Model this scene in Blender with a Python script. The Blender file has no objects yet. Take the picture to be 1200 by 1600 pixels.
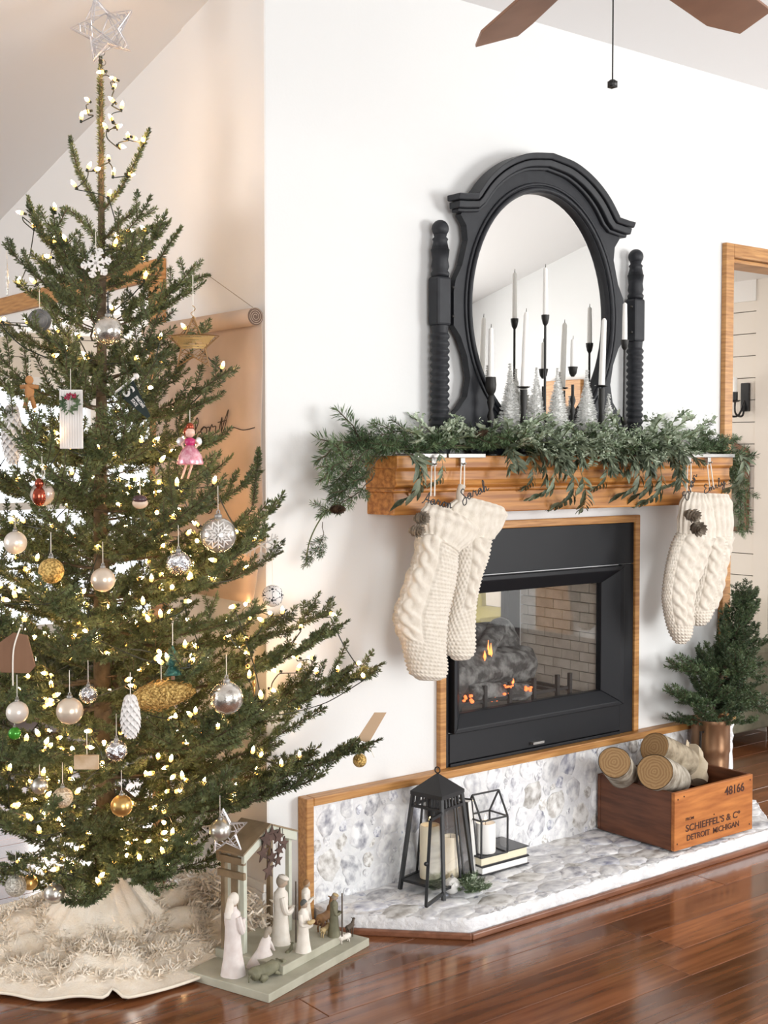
import bpy, bmesh, math, random
import numpy as np
from mathutils import Vector, Matrix
R = random.Random(7)
NR = np.random.RandomState(7)
PI = math.pi
SC = bpy.context.scene
COL = SC.collection

# ------------------------------------------------------------------ camera
F, H = 2000.0, 1.32                      # focal length in pixels of a 1200x1600 frame, eye height
PITCH = math.atan(88 / F)
TH = math.atan(2550 * math.cos(PITCH) / F)
VH = np.array([math.cos(TH), math.sin(TH), 0.0])
RT = np.array([math.sin(TH), -math.cos(TH), 0.0])
FW = VH * math.cos(PITCH) + np.array([0, 0, -math.sin(PITCH)])
UP = np.cross(RT, FW)
CAM = np.array([-1.9159, -2.9603, H])
cd = bpy.data.cameras.new('camera'); cam = bpy.data.objects.new('camera', cd); COL.objects.link(cam)
cd.sensor_fit = 'VERTICAL'; cd.sensor_height = 36.0; cd.lens = F / 1600 * 36
cd.clip_start = 0.05; cd.clip_end = 100
M = Matrix(((RT[0], UP[0], -FW[0]), (RT[1], UP[1], -FW[1]), (RT[2], UP[2], -FW[2]))).to_4x4()
M.translation = Vector(CAM); cam.matrix_world = M
SC.camera = cam

def ray(x, y): return FW + RT * ((x - 600) / F) - UP * ((y - 800) / F)
def P(x, y, axis, val):                  # where the sight line of a photo point meets a plane of the room
    d = ray(x, y); a = 'XYZ'.index(axis); return CAM + d * ((val - CAM[a]) / d[a])
def PD(x, y, dist):                      # ... or a given distance ahead
    return CAM + ray(x, y) * dist
def px(p):
    v = np.asarray(p, float) - CAM; z = v @ FW
    return 600 + F * (v @ RT) / z, 800 - F * (v @ UP) / z, z

# ------------------------------------------------------------------ light
SC.view_settings.view_transform = 'Standard'; SC.view_settings.look = 'None'
SC.view_settings.exposure = -0.14; SC.view_settings.gamma = 1.0
try: SC.view_settings.use_curve_mapping = False
except Exception: pass
wd = bpy.data.worlds.new('daylight'); SC.world = wd; wd.use_nodes = True
wb = wd.node_tree.nodes['Background']; wb.inputs[0].default_value = (0.93, 0.96, 1.0, 1); wb.inputs[1].default_value = 2.2
def window_or_fill_light(name, loc, target, sx, sy, power, col=(1, 0.98, 0.95)):
    l = bpy.data.lights.new(name, 'AREA'); l.shape = 'RECTANGLE'; l.size = sx; l.size_y = sy; l.energy = power; l.color = col
    o = bpy.data.objects.new(name, l); COL.objects.link(o); o.location = loc
    o.rotation_euler = (Vector(target) - Vector(loc)).to_track_quat('-Z', 'Y').to_euler()
    return o
# daylight entering through the windows behind the viewer and on the right, plus two added fills
window_or_fill_light('window_daylight_front', (3.4, -5.40, 1.25), (1.2, 0, .75), 1.8, 1.5, 190, (1, 1, .985))
window_or_fill_light('window_daylight_front_left', (-1.4, -5.40, 1.25), (-.2, 0, .6), 2.4, 1.6, 112, (1, .995, .98))  # added fill lamp for the tree side, no window known there
window_or_fill_light('window_daylight_nook', (-4.38, 1.2, 1.30), (0, 1.0, 1.5), 1.8, 1.3, 74, (1, .985, .97))  # added lamp to brighten the nook wall and ceiling, its window is made up
window_or_fill_light('window_daylight_right', (4.90, -1.55, 1.45), (0, -1.55, 1.2), 1.9, 1.4, 30)
window_or_fill_light('window_daylight_sunroom', (2.0, 3.50, 1.25), (1.8, 0, 1.0), 2.4, 1.3, 60, (1, .93, .84))

# ------------------------------------------------------------------ helpers
class MB:
    def __init__(s): s.v = []; s.f = []
    def add(s, vs, fs):
        n = len(s.v); s.v += [tuple(map(float, p)) for p in vs]; s.f += [tuple(i + n for i in f) for f in fs]; return s
    def box(s, x0, y0, z0, x1, y1, z1):
        return s.add([(x, y, z) for x in (x0, x1) for y in (y0, y1) for z in (z0, z1)],
                     [(0, 1, 3, 2), (4, 6, 7, 5), (0, 4, 5, 1), (2, 3, 7, 6), (0, 2, 6, 4), (1, 5, 7, 3)])
    def bar(s, p, q, w, t, up=(0, 0, 1)):    # square-section bar from p to q
        p, q = Vector(p), Vector(q); d = (q - p).normalized(); u = Vector(up)
        if abs(d.dot(u)) > 0.98: u = Vector((1, 0, 0))
        a = d.cross(u).normalized() * (w / 2); b = a.cross(d).normalized() * (t / 2)
        vs = [c + i * a + j * b for c in (p, q) for i, j in ((-1, -1), (1, -1), (1, 1), (-1, 1))]
        return s.add(vs, [(3, 2, 1, 0), (4, 5, 6, 7), (0, 1, 5, 4), (1, 2, 6, 5), (2, 3, 7, 6), (3, 0, 4, 7)])
    def tube(s, pts, r, n=6, caps=True):
        pts = [Vector(p) for p in pts]; m = len(pts); rs = r if isinstance(r, (list, tuple)) else [r] * m
        nrm = None; vs = []
        for i, p in enumerate(pts):
            t = (pts[min(i + 1, m - 1)] - pts[max(i - 1, 0)])
            t = t.normalized() if t.length > 1e-9 else Vector((0, 0, 1))
            if nrm is None: nrm = t.orthogonal().normalized()
            else:
                nrm = nrm - t * nrm.dot(t)
                nrm = nrm.normalized() if nrm.length > 1e-6 else t.orthogonal().normalized()
            b = t.cross(nrm)
            vs += [p + (nrm * math.cos(2 * PI * k / n) + b * math.sin(2 * PI * k / n)) * rs[i] for k in range(n)]
        fs = [(i * n + k, i * n + (k + 1) % n, (i + 1) * n + (k + 1) % n, (i + 1) * n + k) for i in range(m - 1) for k in range(n)]
        if caps: fs += [tuple(range(n - 1, -1, -1)), tuple((m - 1) * n + k for k in range(n))]
        return s.add(vs, fs)
    def cyl(s, p, q, r0, r1=None, n=16): return s.tube([p, q], [r0, r0 if r1 is None else r1], n)
    def lathe(s, prof, c=(0, 0, 0), n=20, sx=1, sy=1):
        m = len(prof)
        vs = [(c[0] + r * math.cos(2 * PI * k / n) * sx, c[1] + r * math.sin(2 * PI * k / n) * sy, c[2] + z) for r, z in prof for k in range(n)]
        fs = [(i * n + k, i * n + (k + 1) % n, (i + 1) * n + (k + 1) % n, (i + 1) * n + k) for i in range(m - 1) for k in range(n)]
        if prof[0][0] > 1e-5: fs.append(tuple(range(n - 1, -1, -1)))
        if prof[-1][0] > 1e-5: fs.append(tuple((m - 1) * n + k for k in range(n)))
        return s.add(vs, fs)
    def ell(s, c, rx, ry=None, rz=None, n=16, m=10, rot=None):
        ry = rx if ry is None else ry; rz = rx if rz is None else rz; t = MB()
        t.lathe([(math.sin(PI * i / m) if 0 < i < m else 1e-4, -math.cos(PI * i / m)) for i in range(m + 1)], n=n)
        vs = [Vector((a * rx, b * ry, d * rz)) for a, b, d in t.v]
        if rot: vs = [rot @ v for v in vs]
        return s.add([v + Vector(c) for v in vs], t.f)
    def prism(s, poly, o, ux, uy, dv):       # polygon in plane (o, ux, uy) given thickness dv
        o, ux, uy, dv = map(Vector, (o, ux, uy, dv)); n = len(poly)
        a = [o + ux * p[0] + uy * p[1] for p in poly]
        return s.add(a + [p + dv for p in a], [tuple(range(n)), tuple(range(2 * n - 1, n - 1, -1))] + [(i, n + i, n + (i + 1) % n, (i + 1) % n) for i in range(n)])
    def grid(s, pts, nu, nv, cu=False, cv=False):
        fs = []
        for i in range(nu if cu else nu - 1):
            for j in range(nv if cv else nv - 1):
                a, b = (i + 1) % nu, (j + 1) % nv; fs.append((i * nv + j, a * nv + j, a * nv + b, i * nv + b))
        return s.add(pts, fs)

def wloc(o):
    t = Vector((0, 0, 0))
    while o: t += o.location; o = o.parent
    return t
def obj(name, mb, m, parent=None, bevel=0, smooth=False, fix=True):
    me = bpy.data.meshes.new(name); off = wloc(parent) if parent else Vector((0, 0, 0))
    me.from_pydata([(x - off.x, y - off.y, z - off.z) for x, y, z in mb.v], [], mb.f)
    if fix:
        b = bmesh.new(); b.from_mesh(me); bmesh.ops.recalc_face_normals(b, faces=b.faces); b.to_mesh(me); b.free()
    for k in (m if isinstance(m, (list, tuple)) else [m]): me.materials.append(k)
    if smooth: me.shade_smooth()
    o = bpy.data.objects.new(name, me); COL.objects.link(o)
    if parent: o.parent = parent
    if bevel:
        q = o.modifiers.new('edge', 'BEVEL'); q.width = bevel; q.segments = 2; q.limit_method = 'ANGLE'; q.angle_limit = 0.6
    if smooth == 'auto':
        try: me.set_sharp_from_angle(angle=0.7)
        except Exception: pass
    return o
def tag(o, label, cat, group=None):
    o['label'] = label; o['category'] = cat
    if group: o['group'] = group
    return o
def thing(name, label, cat, loc=(0, 0, 0), group=None):
    o = bpy.data.objects.new(name, None); COL.objects.link(o); o.location = loc; o.empty_display_size = 0.02
    return tag(o, label, cat, group)
def struct(name, mb, m, bevel=0):
    o = obj(name, mb, m, None, bevel); o['kind'] = 'structure'; return o
def inst(name, me, parent, loc, rot=None, scale=1.0):
    o = bpy.data.objects.new(name, me); COL.objects.link(o)
    mt = (rot.to_4x4() if rot is not None else Matrix.Identity(4)) @ (Matrix.Diagonal((scale,) * 3 + (1,)) if not isinstance(scale, (tuple, list)) else Matrix.Diagonal(tuple(scale) + (1,)))
    mt.translation = Vector(loc) - (wloc(parent) if parent else Vector((0, 0, 0)))
    if parent: o.parent = parent
    o.matrix_local = mt
    return o
def frame_rot(d, up=(0, 0, 1)):              # rotation taking +X to d, +Z near up
    x = Vector(d).normalized(); u = Vector(up)
    if abs(x.dot(u)) > 0.995: u = Vector((1, 0, 0)) if abs(x.x) < .9 else Vector((0, 1, 0))
    y = u.cross(x).normalized(); z = x.cross(y)
    return Matrix(((x.x, y.x, z.x), (x.y, y.y, z.y), (x.z, y.z, z.z)))
def smooth_path(pts, k=6):
    pts = [Vector(p) for p in pts]; out = []
    for i in range(len(pts) - 1):
        a, b, c, d = pts[max(i - 1, 0)], pts[i], pts[i + 1], pts[min(i + 2, len(pts) - 1)]
        for j in range(k):
            t = j / k
            out.append(0.5 * ((2 * b) + (c - a) * t + (2 * a - 5 * b + 4 * c - d) * t * t + (3 * b - a - 3 * c + d) * t ** 3))
    return out + [pts[-1]]

# ------------------------------------------------------------------ materials
def mat(name, col, rough=0.6, metal=0.0, col2=None, scale=8.0, stretch=(1, 1, 1), bump=0.0, bscale=None, emit=0, spec=None, coat=0, rnd=0.0, contrast=(0.35, 0.65), detail=4, trans=0, sheen=0):
    m = bpy.data.materials.new(name); m.use_nodes = True; nt = m.node_tree; b = nt.nodes['Principled BSDF']
    N = lambda t: nt.nodes.new(t); L = nt.links.new
    b.inputs['Base Color'].default_value = (*col, 1); b.inputs['Roughness'].default_value = rough; b.inputs['Metallic'].default_value = metal
    if spec is not None: b.inputs['Specular IOR Level'].default_value = spec
    if coat: b.inputs['Coat Weight'].default_value = coat; b.inputs['Coat Roughness'].default_value = 0.12
    if trans: b.inputs['Transmission Weight'].default_value = trans
    if sheen: b.inputs['Sheen Weight'].default_value = sheen
    if emit: b.inputs['Emission Color'].default_value = (*col, 1); b.inputs['Emission Strength'].default_value = emit
    out = None
    if col2 is not None or bump:
        tc = N('ShaderNodeTexCoord'); mp = N('ShaderNodeMapping'); L(tc.outputs['Object'], mp.inputs[0]); mp.inputs['Scale'].default_value = stretch
        nz = N('ShaderNodeTexNoise'); nz.inputs['Scale'].default_value = scale; nz.inputs['Detail'].default_value = detail
        L(mp.outputs[0], nz.inputs[0])
        if col2 is not None:
            r = N('ShaderNodeValToRGB'); r.color_ramp.elements[0].position = contrast[0]; r.color_ramp.elements[1].position = contrast[1]
            r.color_ramp.elements[0].color = (*col, 1); r.color_ramp.elements[1].color = (*col2, 1)
            L(nz.outputs['Fac'], r.inputs[0]); out = r.outputs[0]; L(out, b.inputs['Base Color'])
        if bump:
            n2 = nz
            if bscale: n2 = N('ShaderNodeTexNoise'); n2.inputs['Scale'].default_value = bscale; n2.inputs['Detail'].default_value = 5; L(mp.outputs[0], n2.inputs[0])
            bp = N('ShaderNodeBump'); bp.inputs['Strength'].default_value = bump; bp.inputs['Distance'].default_value = 0.01
            L(n2.outputs['Fac'], bp.inputs['Height']); L(bp.outputs[0], b.inputs['Normal'])
    if rnd:
        oi = N('ShaderNodeObjectInfo'); hs = N('ShaderNodeHueSaturation'); mr = N('ShaderNodeMapRange')
        mr.inputs['To Min'].default_value = 1 - rnd; mr.inputs['To Max'].default_value = 1 + rnd; L(oi.outputs['Random'], mr.inputs[0]); L(mr.outputs[0], hs.inputs['Value'])
        if out is not None: L(out, hs.inputs['Color'])
        else: hs.inputs['Color'].default_value = (*col, 1)
        L(hs.outputs[0], b.inputs['Base Color'])
        if col2 is not None:                                   # every piece cut from another spot of the grain
            va = N('ShaderNodeVectorMath'); va.operation = 'ADD'; ml = N('ShaderNodeMath'); ml.operation = 'MULTIPLY'; ml.inputs[1].default_value = 37
            L(oi.outputs['Random'], ml.inputs[0]); L(tc.outputs['Object'], va.inputs[0]); L(ml.outputs[0], va.inputs[1]); L(va.outputs[0], mp.inputs[0])
    return m
def glass_mat(name, tint=(1, 1, 1), gloss=0.08, rough=0.02, fr_=.5):      # thin pane: mostly see-through, a little mirror-like
    m = bpy.data.materials.new(name); m.use_nodes = True; nt = m.node_tree; nt.nodes.clear()
    N = lambda t: nt.nodes.new(t); o = N('ShaderNodeOutputMaterial'); mx = N('ShaderNodeMixShader'); t = N('ShaderNodeBsdfTransparent'); g = N('ShaderNodeBsdfGlossy')
    t.inputs[0].default_value = (*tint, 1); g.inputs['Roughness'].default_value = rough
    fr = N('ShaderNodeLayerWeight'); fr.inputs[0].default_value = 0.35; ad = N('ShaderNodeMath'); ad.operation = 'MULTIPLY_ADD'; ad.inputs[1].default_value = fr_; ad.inputs[2].default_value = gloss
    nt.links.new(fr.outputs['Fresnel'], ad.inputs[0]); nt.links.new(ad.outputs[0], mx.inputs[0]); nt.links.new(t.outputs[0], mx.inputs[1]); nt.links.new(g.outputs[0], mx.inputs[2]); nt.links.new(mx.outputs[0], o.inputs[0])
    return m
WHITE = mat('white_wall_paint', (0.785, 0.79, 0.785), 0.85, bump=0.03, scale=120)
CEILM = mat('ceiling_paint', (0.80, 0.79, 0.785), 0.9)
SIDEP = mat('side_wall_paint', (0.80, 0.775, 0.75), 0.85)
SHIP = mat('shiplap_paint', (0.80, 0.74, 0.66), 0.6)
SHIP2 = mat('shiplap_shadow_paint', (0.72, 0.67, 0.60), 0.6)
TRIMW = mat('white_trim_paint', (0.85, 0.83, 0.80), 0.45)
OAK = mat('oak_trim', (0.36, 0.155, 0.042), 0.4, col2=(0.58, 0.30, 0.10), scale=9, stretch=(1, 1, 12), detail=6)
OAKX = mat('oak_trim_long', (0.36, 0.155, 0.042), 0.4, col2=(0.56, 0.29, 0.095), scale=9, stretch=(0.8, 12, 12), detail=6)
MANT = mat('mantel_oak', (0.30, 0.105, 0.018), 0.42, col2=(0.60, 0.27, 0.065), scale=7, stretch=(0.55, 9, 11), detail=7, bump=0.05)
PLANK = mat('floor_plank', (0.130, 0.045, 0.018), 0.14, col2=(0.25, 0.092, 0.036), scale=5, stretch=(0.6, 9, 9), detail=6, rnd=0.28, coat=0.35, bump=0.012)
FLOORB = mat('floor_gap', (0.035, 0.013, 0.007), 0.5)
BLACKP = mat('black_paint', (0.015, 0.0165, 0.021), 0.5, col2=(0.021, 0.023, 0.028), scale=30, spec=.35)
BLACKM = mat('black_metal', (0.012, 0.013, 0.015), 0.42)
FIREM = mat('firebox_black_metal', (0.009, 0.010, 0.013), 0.45, spec=.3)
IRON = mat('wrought_iron', (0.015, 0.014, 0.013), 0.45, metal=0.3)
MIRR = mat('mirror_silver', (0.80, 0.79, 0.77), 0.01, metal=1)
GLASS = glass_mat('clear_glass', gloss=0.02, fr_=.2)
GLASSF = glass_mat('fireplace_glass', (0.97, 0.97, 0.97), 0.02, fr_=.16)
MORTAR = mat('whitewashed_mortar', (0.87, 0.87, 0.87), 0.8, col2=(0.74, 0.74, 0.76), scale=28, bump=0.5, bscale=60)
STONES = [mat('stone_white', (0.88, 0.88, 0.88), 0.6, col2=(0.46, 0.46, 0.50), scale=1.6, rnd=.10, contrast=(.40, .72)),
          mat('stone_grey', (0.88, 0.88, 0.89), 0.6, col2=(0.22, 0.22, 0.27), scale=1.5, rnd=.15, contrast=(.42, .72)),
          mat('stone_blue', (0.86, 0.87, 0.90), 0.6, col2=(0.20, 0.21, 0.32), scale=1.5, rnd=.15, contrast=(.42, .72)),
          mat('stone_taupe', (0.86, 0.85, 0.83), 0.6, col2=(0.30, 0.27, 0.24), scale=1.5, rnd=.15, contrast=(.42, .72))]
BRICK = mat('firebox_brick', (0.62, 0.555, 0.465), 0.85, col2=(0.78, 0.71, 0.615), scale=20, rnd=.10, bump=.2)
BRICKJ = mat('firebox_mortar', (0.15, 0.13, 0.11), 0.9)
WICK = mat('wick', (0.03, 0.025, 0.02), 0.9)
WAX = mat('white_wax', (0.95, 0.94, 0.91), 0.45)
IVORY = mat('ivory_wax', (0.85, 0.74, 0.52), 0.45)
KNIT = mat('cream_knit', (0.66, 0.595, 0.505), 0.9, col2=(0.74, 0.68, 0.595), scale=60, bump=0.25, bscale=350, sheen=.2)
CORD = mat('cream_cord', (0.85, 0.81, 0.73), 0.8)
SILVER = mat('brushed_silver', (0.36, 0.35, 0.335), 0.45, metal=0.9)
BARK = mat('bark', (0.060, 0.043, 0.026), 0.9, col2=(0.115, 0.088, 0.058), scale=40, bump=.4)
FIR = mat('fir_needles', (0.052, 0.076, 0.028), 0.55, col2=(0.165, 0.195, 0.078), scale=22, rnd=.22)
FIR2 = mat('spruce_needles', (0.038, 0.072, 0.032), 0.5, col2=(0.11, 0.16, 0.07), scale=25, rnd=.2)
PINE = mat('garland_pine_needles', (0.045, 0.085, 0.036), 0.5, col2=(0.15, 0.215, 0.10), scale=25, rnd=.2)
FROST = mat('frosted_leaves', (0.17, 0.24, 0.13), 0.7, col2=(0.62, 0.69, 0.55), scale=30, rnd=.15)
EUC = mat('eucalyptus_leaves', (0.055, 0.080, 0.045), 0.55, col2=(0.23, 0.27, 0.18), scale=25, rnd=.25)
STEMG = mat('garland_stem', (0.12, 0.14, 0.06), 0.8)
WIREG = mat('light_cord_green', (0.015, 0.022, 0.014), 0.5)
BULB = mat('warm_bulb', (1.0, 0.58, 0.26), 0.3, emit=95)
BULBA = mat('amber_bulb_base', (1.0, 0.50, 0.10), 0.3, emit=5.5)
EMBER = mat('ember_glow', (1.0, 0.20, 0.05), 0.5, emit=2.2)
FLAME = mat('flame_glow', (1.0, 0.30, 0.07), 0.5, emit=3.0)
CFLAME = mat('candle_flame', (1.0, 0.62, 0.25), 0.5, emit=12)

# ================================================================== SETTING
def CEIL(y): return 2.70 - 0.25 * y if y >= -2 else 3.2 + 0.25 * (y + 2)
fb = struct('floor', MB().box(-4.5, -5.5, -0.06, 5.5, 4.0, -0.006), FLOORB)
plank_me = {}
for row in range(30):
    y0 = -1.80 + row * 0.125; x = -1.9 + R.uniform(0, 1.0)
    x_end = 3.6
    while x < x_end:
        ln = R.choice((0.9, 1.2, 1.5, 1.8)); key = ln
        if key not in plank_me:
            o = obj('plank', MB().box(0, 0, -0.012, ln - 0.0018, 0.1236, 0), PLANK, fb); o.location = (x, y0, 0); plank_me[key] = o.data
            q = o.modifiers.new('edge', 'BEVEL'); q.width = 0.0012; q.segments = 1
        else:
            o = inst('plank', plank_me[key], fb, (x, y0, 0)); q = o.modifiers.new('edge', 'BEVEL'); q.width = 0.0012; q.segments = 1
        x += ln
w = MB()
for z0, z1, x0, x1 in ((0, 3.0, 0, .66), (0, 3.0, 1.40, 2.03), (0, .47, .66, 1.40), (.94, 3.0, .66, 1.40)):
    w.box(x0, 0, z0, x1, .45, min(z1, 2.80))
w.box(2.03, 0, 2.055, 2.95, .12, 2.80).box(2.95, 0, 0, 5.0, .12, 2.80)
struct('wall_back', w, WHITE)
w = MB().box(0, .45, 0, .12, .64, 2.7).box(0, .64, 1.88, .12, 2.75, 2.7).box(0, 2.75, 0, .12, 3.6, 2.4)
struct('wall_side', w, SIDEP)
# thin skin of the side wall's own paint on the chimney return
struct('wall_return', MB().box(-.004, .0005, 0, .001, .451, 2.70), SIDEP)
struct('wall_nook', MB().box(-4.5, 3.0, 0, 0, 3.1, 2.2), WHITE)
def holed(name, axis, pos, a0, a1, holes, top):
    m = MB(); xs = sorted([a0, a1] + [h for q in holes for h in q[:2]])
    def bx(u0, u1, z0, z1):
        if axis == 'Y': m.box(u0, pos - .06, z0, u1, pos + .06, z1)
        else: m.box(pos - .06, u0, z0, pos + .06, u1, z1)
    for u0, u1 in zip(xs[:-1], xs[1:]):
        h = [q for q in holes if q[0] <= u0 + 1e-6 and q[1] >= u1 - 1e-6]
        if h: bx(u0, u1, 0, h[0][2]); bx(u0, u1, h[0][3], top)
        else: bx(u0, u1, 0, top)
    return struct(name, m, WHITE)
holed('wall_front', 'Y', -5.5, -4.5, 5.0, [(-2.6, -.2, .5, 2.3), (2.4, 4.4, .5, 2.0)], 2.42)
holed('wall_right', 'X', 5.0, -5.5, .1, [(-2.5, -.6, .75, 2.15)], 3.3)
holed('wall_left', 'X', -4.5, -5.5, 3.1, [(.3, 2.1, .65, 1.95)], 3.3)  # unseen opening, added to hold the nook fill lamp
struct('ceiling', MB().prism([(3.1, CEIL(3.1)), (-2, 3.2), (-5.56, CEIL(-5.56)), (-5.56, CEIL(-5.56) + .1), (-2, 3.3), (3.1, CEIL(3.1) + .1)], (-4.56, 0, 0), (0, 1, 0), (0, 0, 1), (9.62, 0, 0)), CEILM)
# cased opening in the side wall, oak header and jambs
struct('trim_1', MB().box(-.022, .56, 1.86, 0, 2.83, 1.925).box(-.022, .56, 0, 0, .64, 1.86).box(-.022, 2.75, 0, 0, 2.83, 1.86), OAK, .004)
struct('trim_2', MB().box(-.012, .64, 1.81, .125, 2.75, 1.86).box(-.012, .64, 0, .125, .655, 1.81).box(-.012, 2.735, 0, .125, 2.75, 1.81), TRIMW, .004)
struct('baseboard_side', MB().box(-.018, .004, 0, -.004, .56, .105).box(-.014, .004, .105, -.004, .56, .13), TRIMW, .003)
# cased doorway to the right of the fireplace
dr = struct('door_1', MB().box(1.985, -.022, 0, 2.032, 0, 2.10).box(2.032, -.022, 2.05, 2.95, 0, 2.10).box(2.95, -.022, 0, 3.0, 0, 2.10).box(2.032, 0, 2.035, 2.95, .12, 2.05).box(2.03, 0, 0, 2.042, .12, 2.035), OAK, .003)
struct('door_2', MB().box(4.90, -3.86, .01, 4.935, -3.50, 1.87), OAK, .004)
# the sunroom behind the fireplace
def boards(name, axis, pos, a0, a1, z0, z1, m, side, pitch=.106):
    st = struct(name, MB().box(*( (pos, a0, 0, pos + .1 * side, a1, z1) if axis == 'X' else (a0, pos, 0, a1, pos + .1 * side, z1))), BRICKJ)
    z = z0; me = None
    while z < z1 - .02:
        h = min(pitch, z1 - z) - .004
        b = MB().box(*((pos - .012 * side, a0, 0, pos, a1, h) if axis == 'X' else (a0, pos - .012 * side, 0, a1, pos, h)))
        if me is None or h < pitch - .01:
            o = obj('board', b, m, st, fix=True); o.location = (0, 0, z); me = o.data
        else: o = inst('board', me, st, (0, 0, z))
        z += pitch
    return st
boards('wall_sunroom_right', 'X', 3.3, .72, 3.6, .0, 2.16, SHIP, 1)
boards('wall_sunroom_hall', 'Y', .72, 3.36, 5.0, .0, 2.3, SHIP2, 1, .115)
struct('trim_3', MB().box(3.275, .69, 0, 3.36, .775, 2.3), SHIP)
struct('trim_4', MB().box(3.27, .775, 2.06, 3.288, 3.6, 2.16), TRIMW)
st = boards('wall_sunroom_far', 'Y', 3.6, .12, 3.3, 1.74, 2.16, SHIP, 1)
st.data.clear_geometry(); _m = MB().box(.12, 3.6, 1.74, 3.3, 3.7, 2.16).box(.12, 3.588, 0, 3.3, 3.7, .35).box(3.2, 3.588, .35, 3.3, 3.7, 1.74).box(.12, 3.588, .35, .25, 3.7, 1.74)
st.data.from_pydata(_m.v, [], _m.f); st.data.materials.append(SHIP)
struct('ceiling_sunroom', MB().box(.12, .45, 2.16, 5.0, 3.7, 2.22).box(2.0, .12, 2.16, 5, .45, 2.22), TRIMW)
for n, (x0, x1) in enumerate(((.25, 1.22), (1.22, 2.2), (2.2, 3.2))):
    wn = struct('window_%d' % (n + 1), MB().box(x0, 3.58, .35, x0 + .05, 3.66, 1.74).box(x1 - .05, 3.58, .35, x1, 3.66, 1.74).box(x0 + .05, 3.58, .35, x1 - .05, 3.66, .41).box(x0 + .05, 3.58, 1.68, x1 - .05, 3.66, 1.74).box(x0 + .05, 3.60, 1.03, x1 - .05, 3.65, 1.07), TRIMW)
    obj('pane', MB().box(x0 + .05, 3.62, .41, x1 - .05, 3.624, 1.68), GLASS, wn)

# ================================================================== HEARTH
hearth = thing('hearth', 'low whitewashed river-stone hearth slab with clipped corner along the floor', 'hearth', (1.05, -.2, 0))
HP = [(.13, .0), (.135, -.125), (.40, -.392), (1.79, -.392), (2.04, -.14), (2.04, .0)]
def inpoly(p, poly, marg=0):
    ins = False; n = len(poly); dmin = 9
    for i in range(n):
        a, b = poly[i], poly[(i + 1) % n]
        if (a[1] > p[1]) != (b[1] > p[1]) and p[0] < (b[0] - a[0]) * (p[1] - a[1]) / (b[1] - a[1]) + a[0]: ins = not ins
        ab = (b[0] - a[0], b[1] - a[1]); t = max(0, min(1, ((p[0] - a[0]) * ab[0] + (p[1] - a[1]) * ab[1]) / (ab[0] ** 2 + ab[1] ** 2)))
        dmin = min(dmin, math.hypot(p[0] - a[0] - t * ab[0], p[1] - a[1] - t * ab[1]))
    return ins and dmin > marg
per = []
for a, b in zip(HP[:-1], HP[1:]):
    k = max(2, int(math.dist(a, b) / .014))
    per += [(a[0] + (b[0] - a[0]) * i / k, a[1] + (b[1] - a[1]) * i / k) for i in range(k)]
per.append(HP[-1])
s = MB(); rows = [(0, 0.0), (.014, .004), (.030, .006), (.044, .004), (.052, -.006)]
cx, cy = 1.08, -.1; pts = []
for z, o in rows:
    for x, y in per:
        d = math.hypot(x - cx, y - cy); j = R.uniform(-.006, .005) + o
        pts.append((x + (x - cx) / d * j * .5, y + (y - cy) / d * j if y < -.01 else y, z + R.uniform(-.003, .003)))
s.grid(pts, len(rows), len(per)); n = len(per); s.f.append(tuple(4 * n + i for i in range(n)))
obj('slab', s, MORTAR, hearth, smooth='auto')
def stone_mesh(seed):
    r = random.Random(seed); k = 11; m = MB(); base = [r.uniform(.8, 1.12) for _ in range(k)]; v = []
    for rr, z in ((1.0, -.12), (.93, .10), (.62, .22)):
        v += [(rr * base[i] * math.cos(2 * PI * i / k), rr * base[i] * math.sin(2 * PI * i / k), z + r.uniform(-.03, .03)) for i in range(k)]
    m.grid([v[i * k + j] for i in range(3) for j in range(k)], 3, k, cv=True); m.v.append((0, 0, .25)); c = len(m.v) - 1
    m.f += [(2 * k + j, 2 * k + (j + 1) % k, c) for j in range(k)]
    return m
stone_me = []
for i in range(8):
    m = stone_mesh(i); me = bpy.data.meshes.new('stone'); me.from_pydata(m.v, [], m.f); b = bmesh.new(); b.from_mesh(me); bmesh.ops.recalc_face_normals(b, faces=b.faces); [f.normal_flip() for f in b.faces] if sum(f.normal.z for f in b.faces) < 0 else None; b.to_mesh(me); b.free(); me.shade_smooth(); me.materials.append(STONES[(0, 0, 1, 2, 0, 3, 1, 0)[i]]); stone_me.append(me)
def pack(n, r0, r1, test, sx, tries=40000):
    got = []
    for t in range(tries):
        rr = r1 + (r0 - r1) * (1 - t / tries) ** 1.6; p = test(None)
        if not test(p, rr * .9): continue
        if all((p[0] - q[0]) ** 2 + ((p[1] - q[1]) * sx) ** 2 > (rr + q[2]) ** 2 * .92 for q in got): got.append((p[0], p[1], rr))
        if len(got) >= n: break
    return got
def t1(p, m=0): return (R.uniform(.13, 2.04), R.uniform(-.39, -.045)) if p is None else inpoly(p, HP, m)
for x, y, rr in pack(270, .052, .013, t1, 1.35):
    inst('stone', R.choice(stone_me), hearth, (x, y, .0515), Matrix.Rotation(R.uniform(-.5, .5) + R.choice((0, PI)), 3, 'Z'), (rr * 1.25, rr * .85, rr * R.uniform(.35, .55)))
sp = thing('stone_panel', 'whitewashed pebble-stone upright panel behind the hearth under the firebox', 'stone panel', (1.05, 0, .05))
PX0, PX1, PZ0, PZ1 = .125, 2.045, .05, .335
pts = []; nu, nv = 97, 15
for i in range(nu):
    for j in range(nv): pts.append((PX0 + (PX1 - PX0) * i / (nu - 1) + (R.uniform(-.004, .004)), -.030 + R.uniform(-.004, .004), PZ0 + (PZ1 - PZ0) * j / (nv - 1)))
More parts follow.
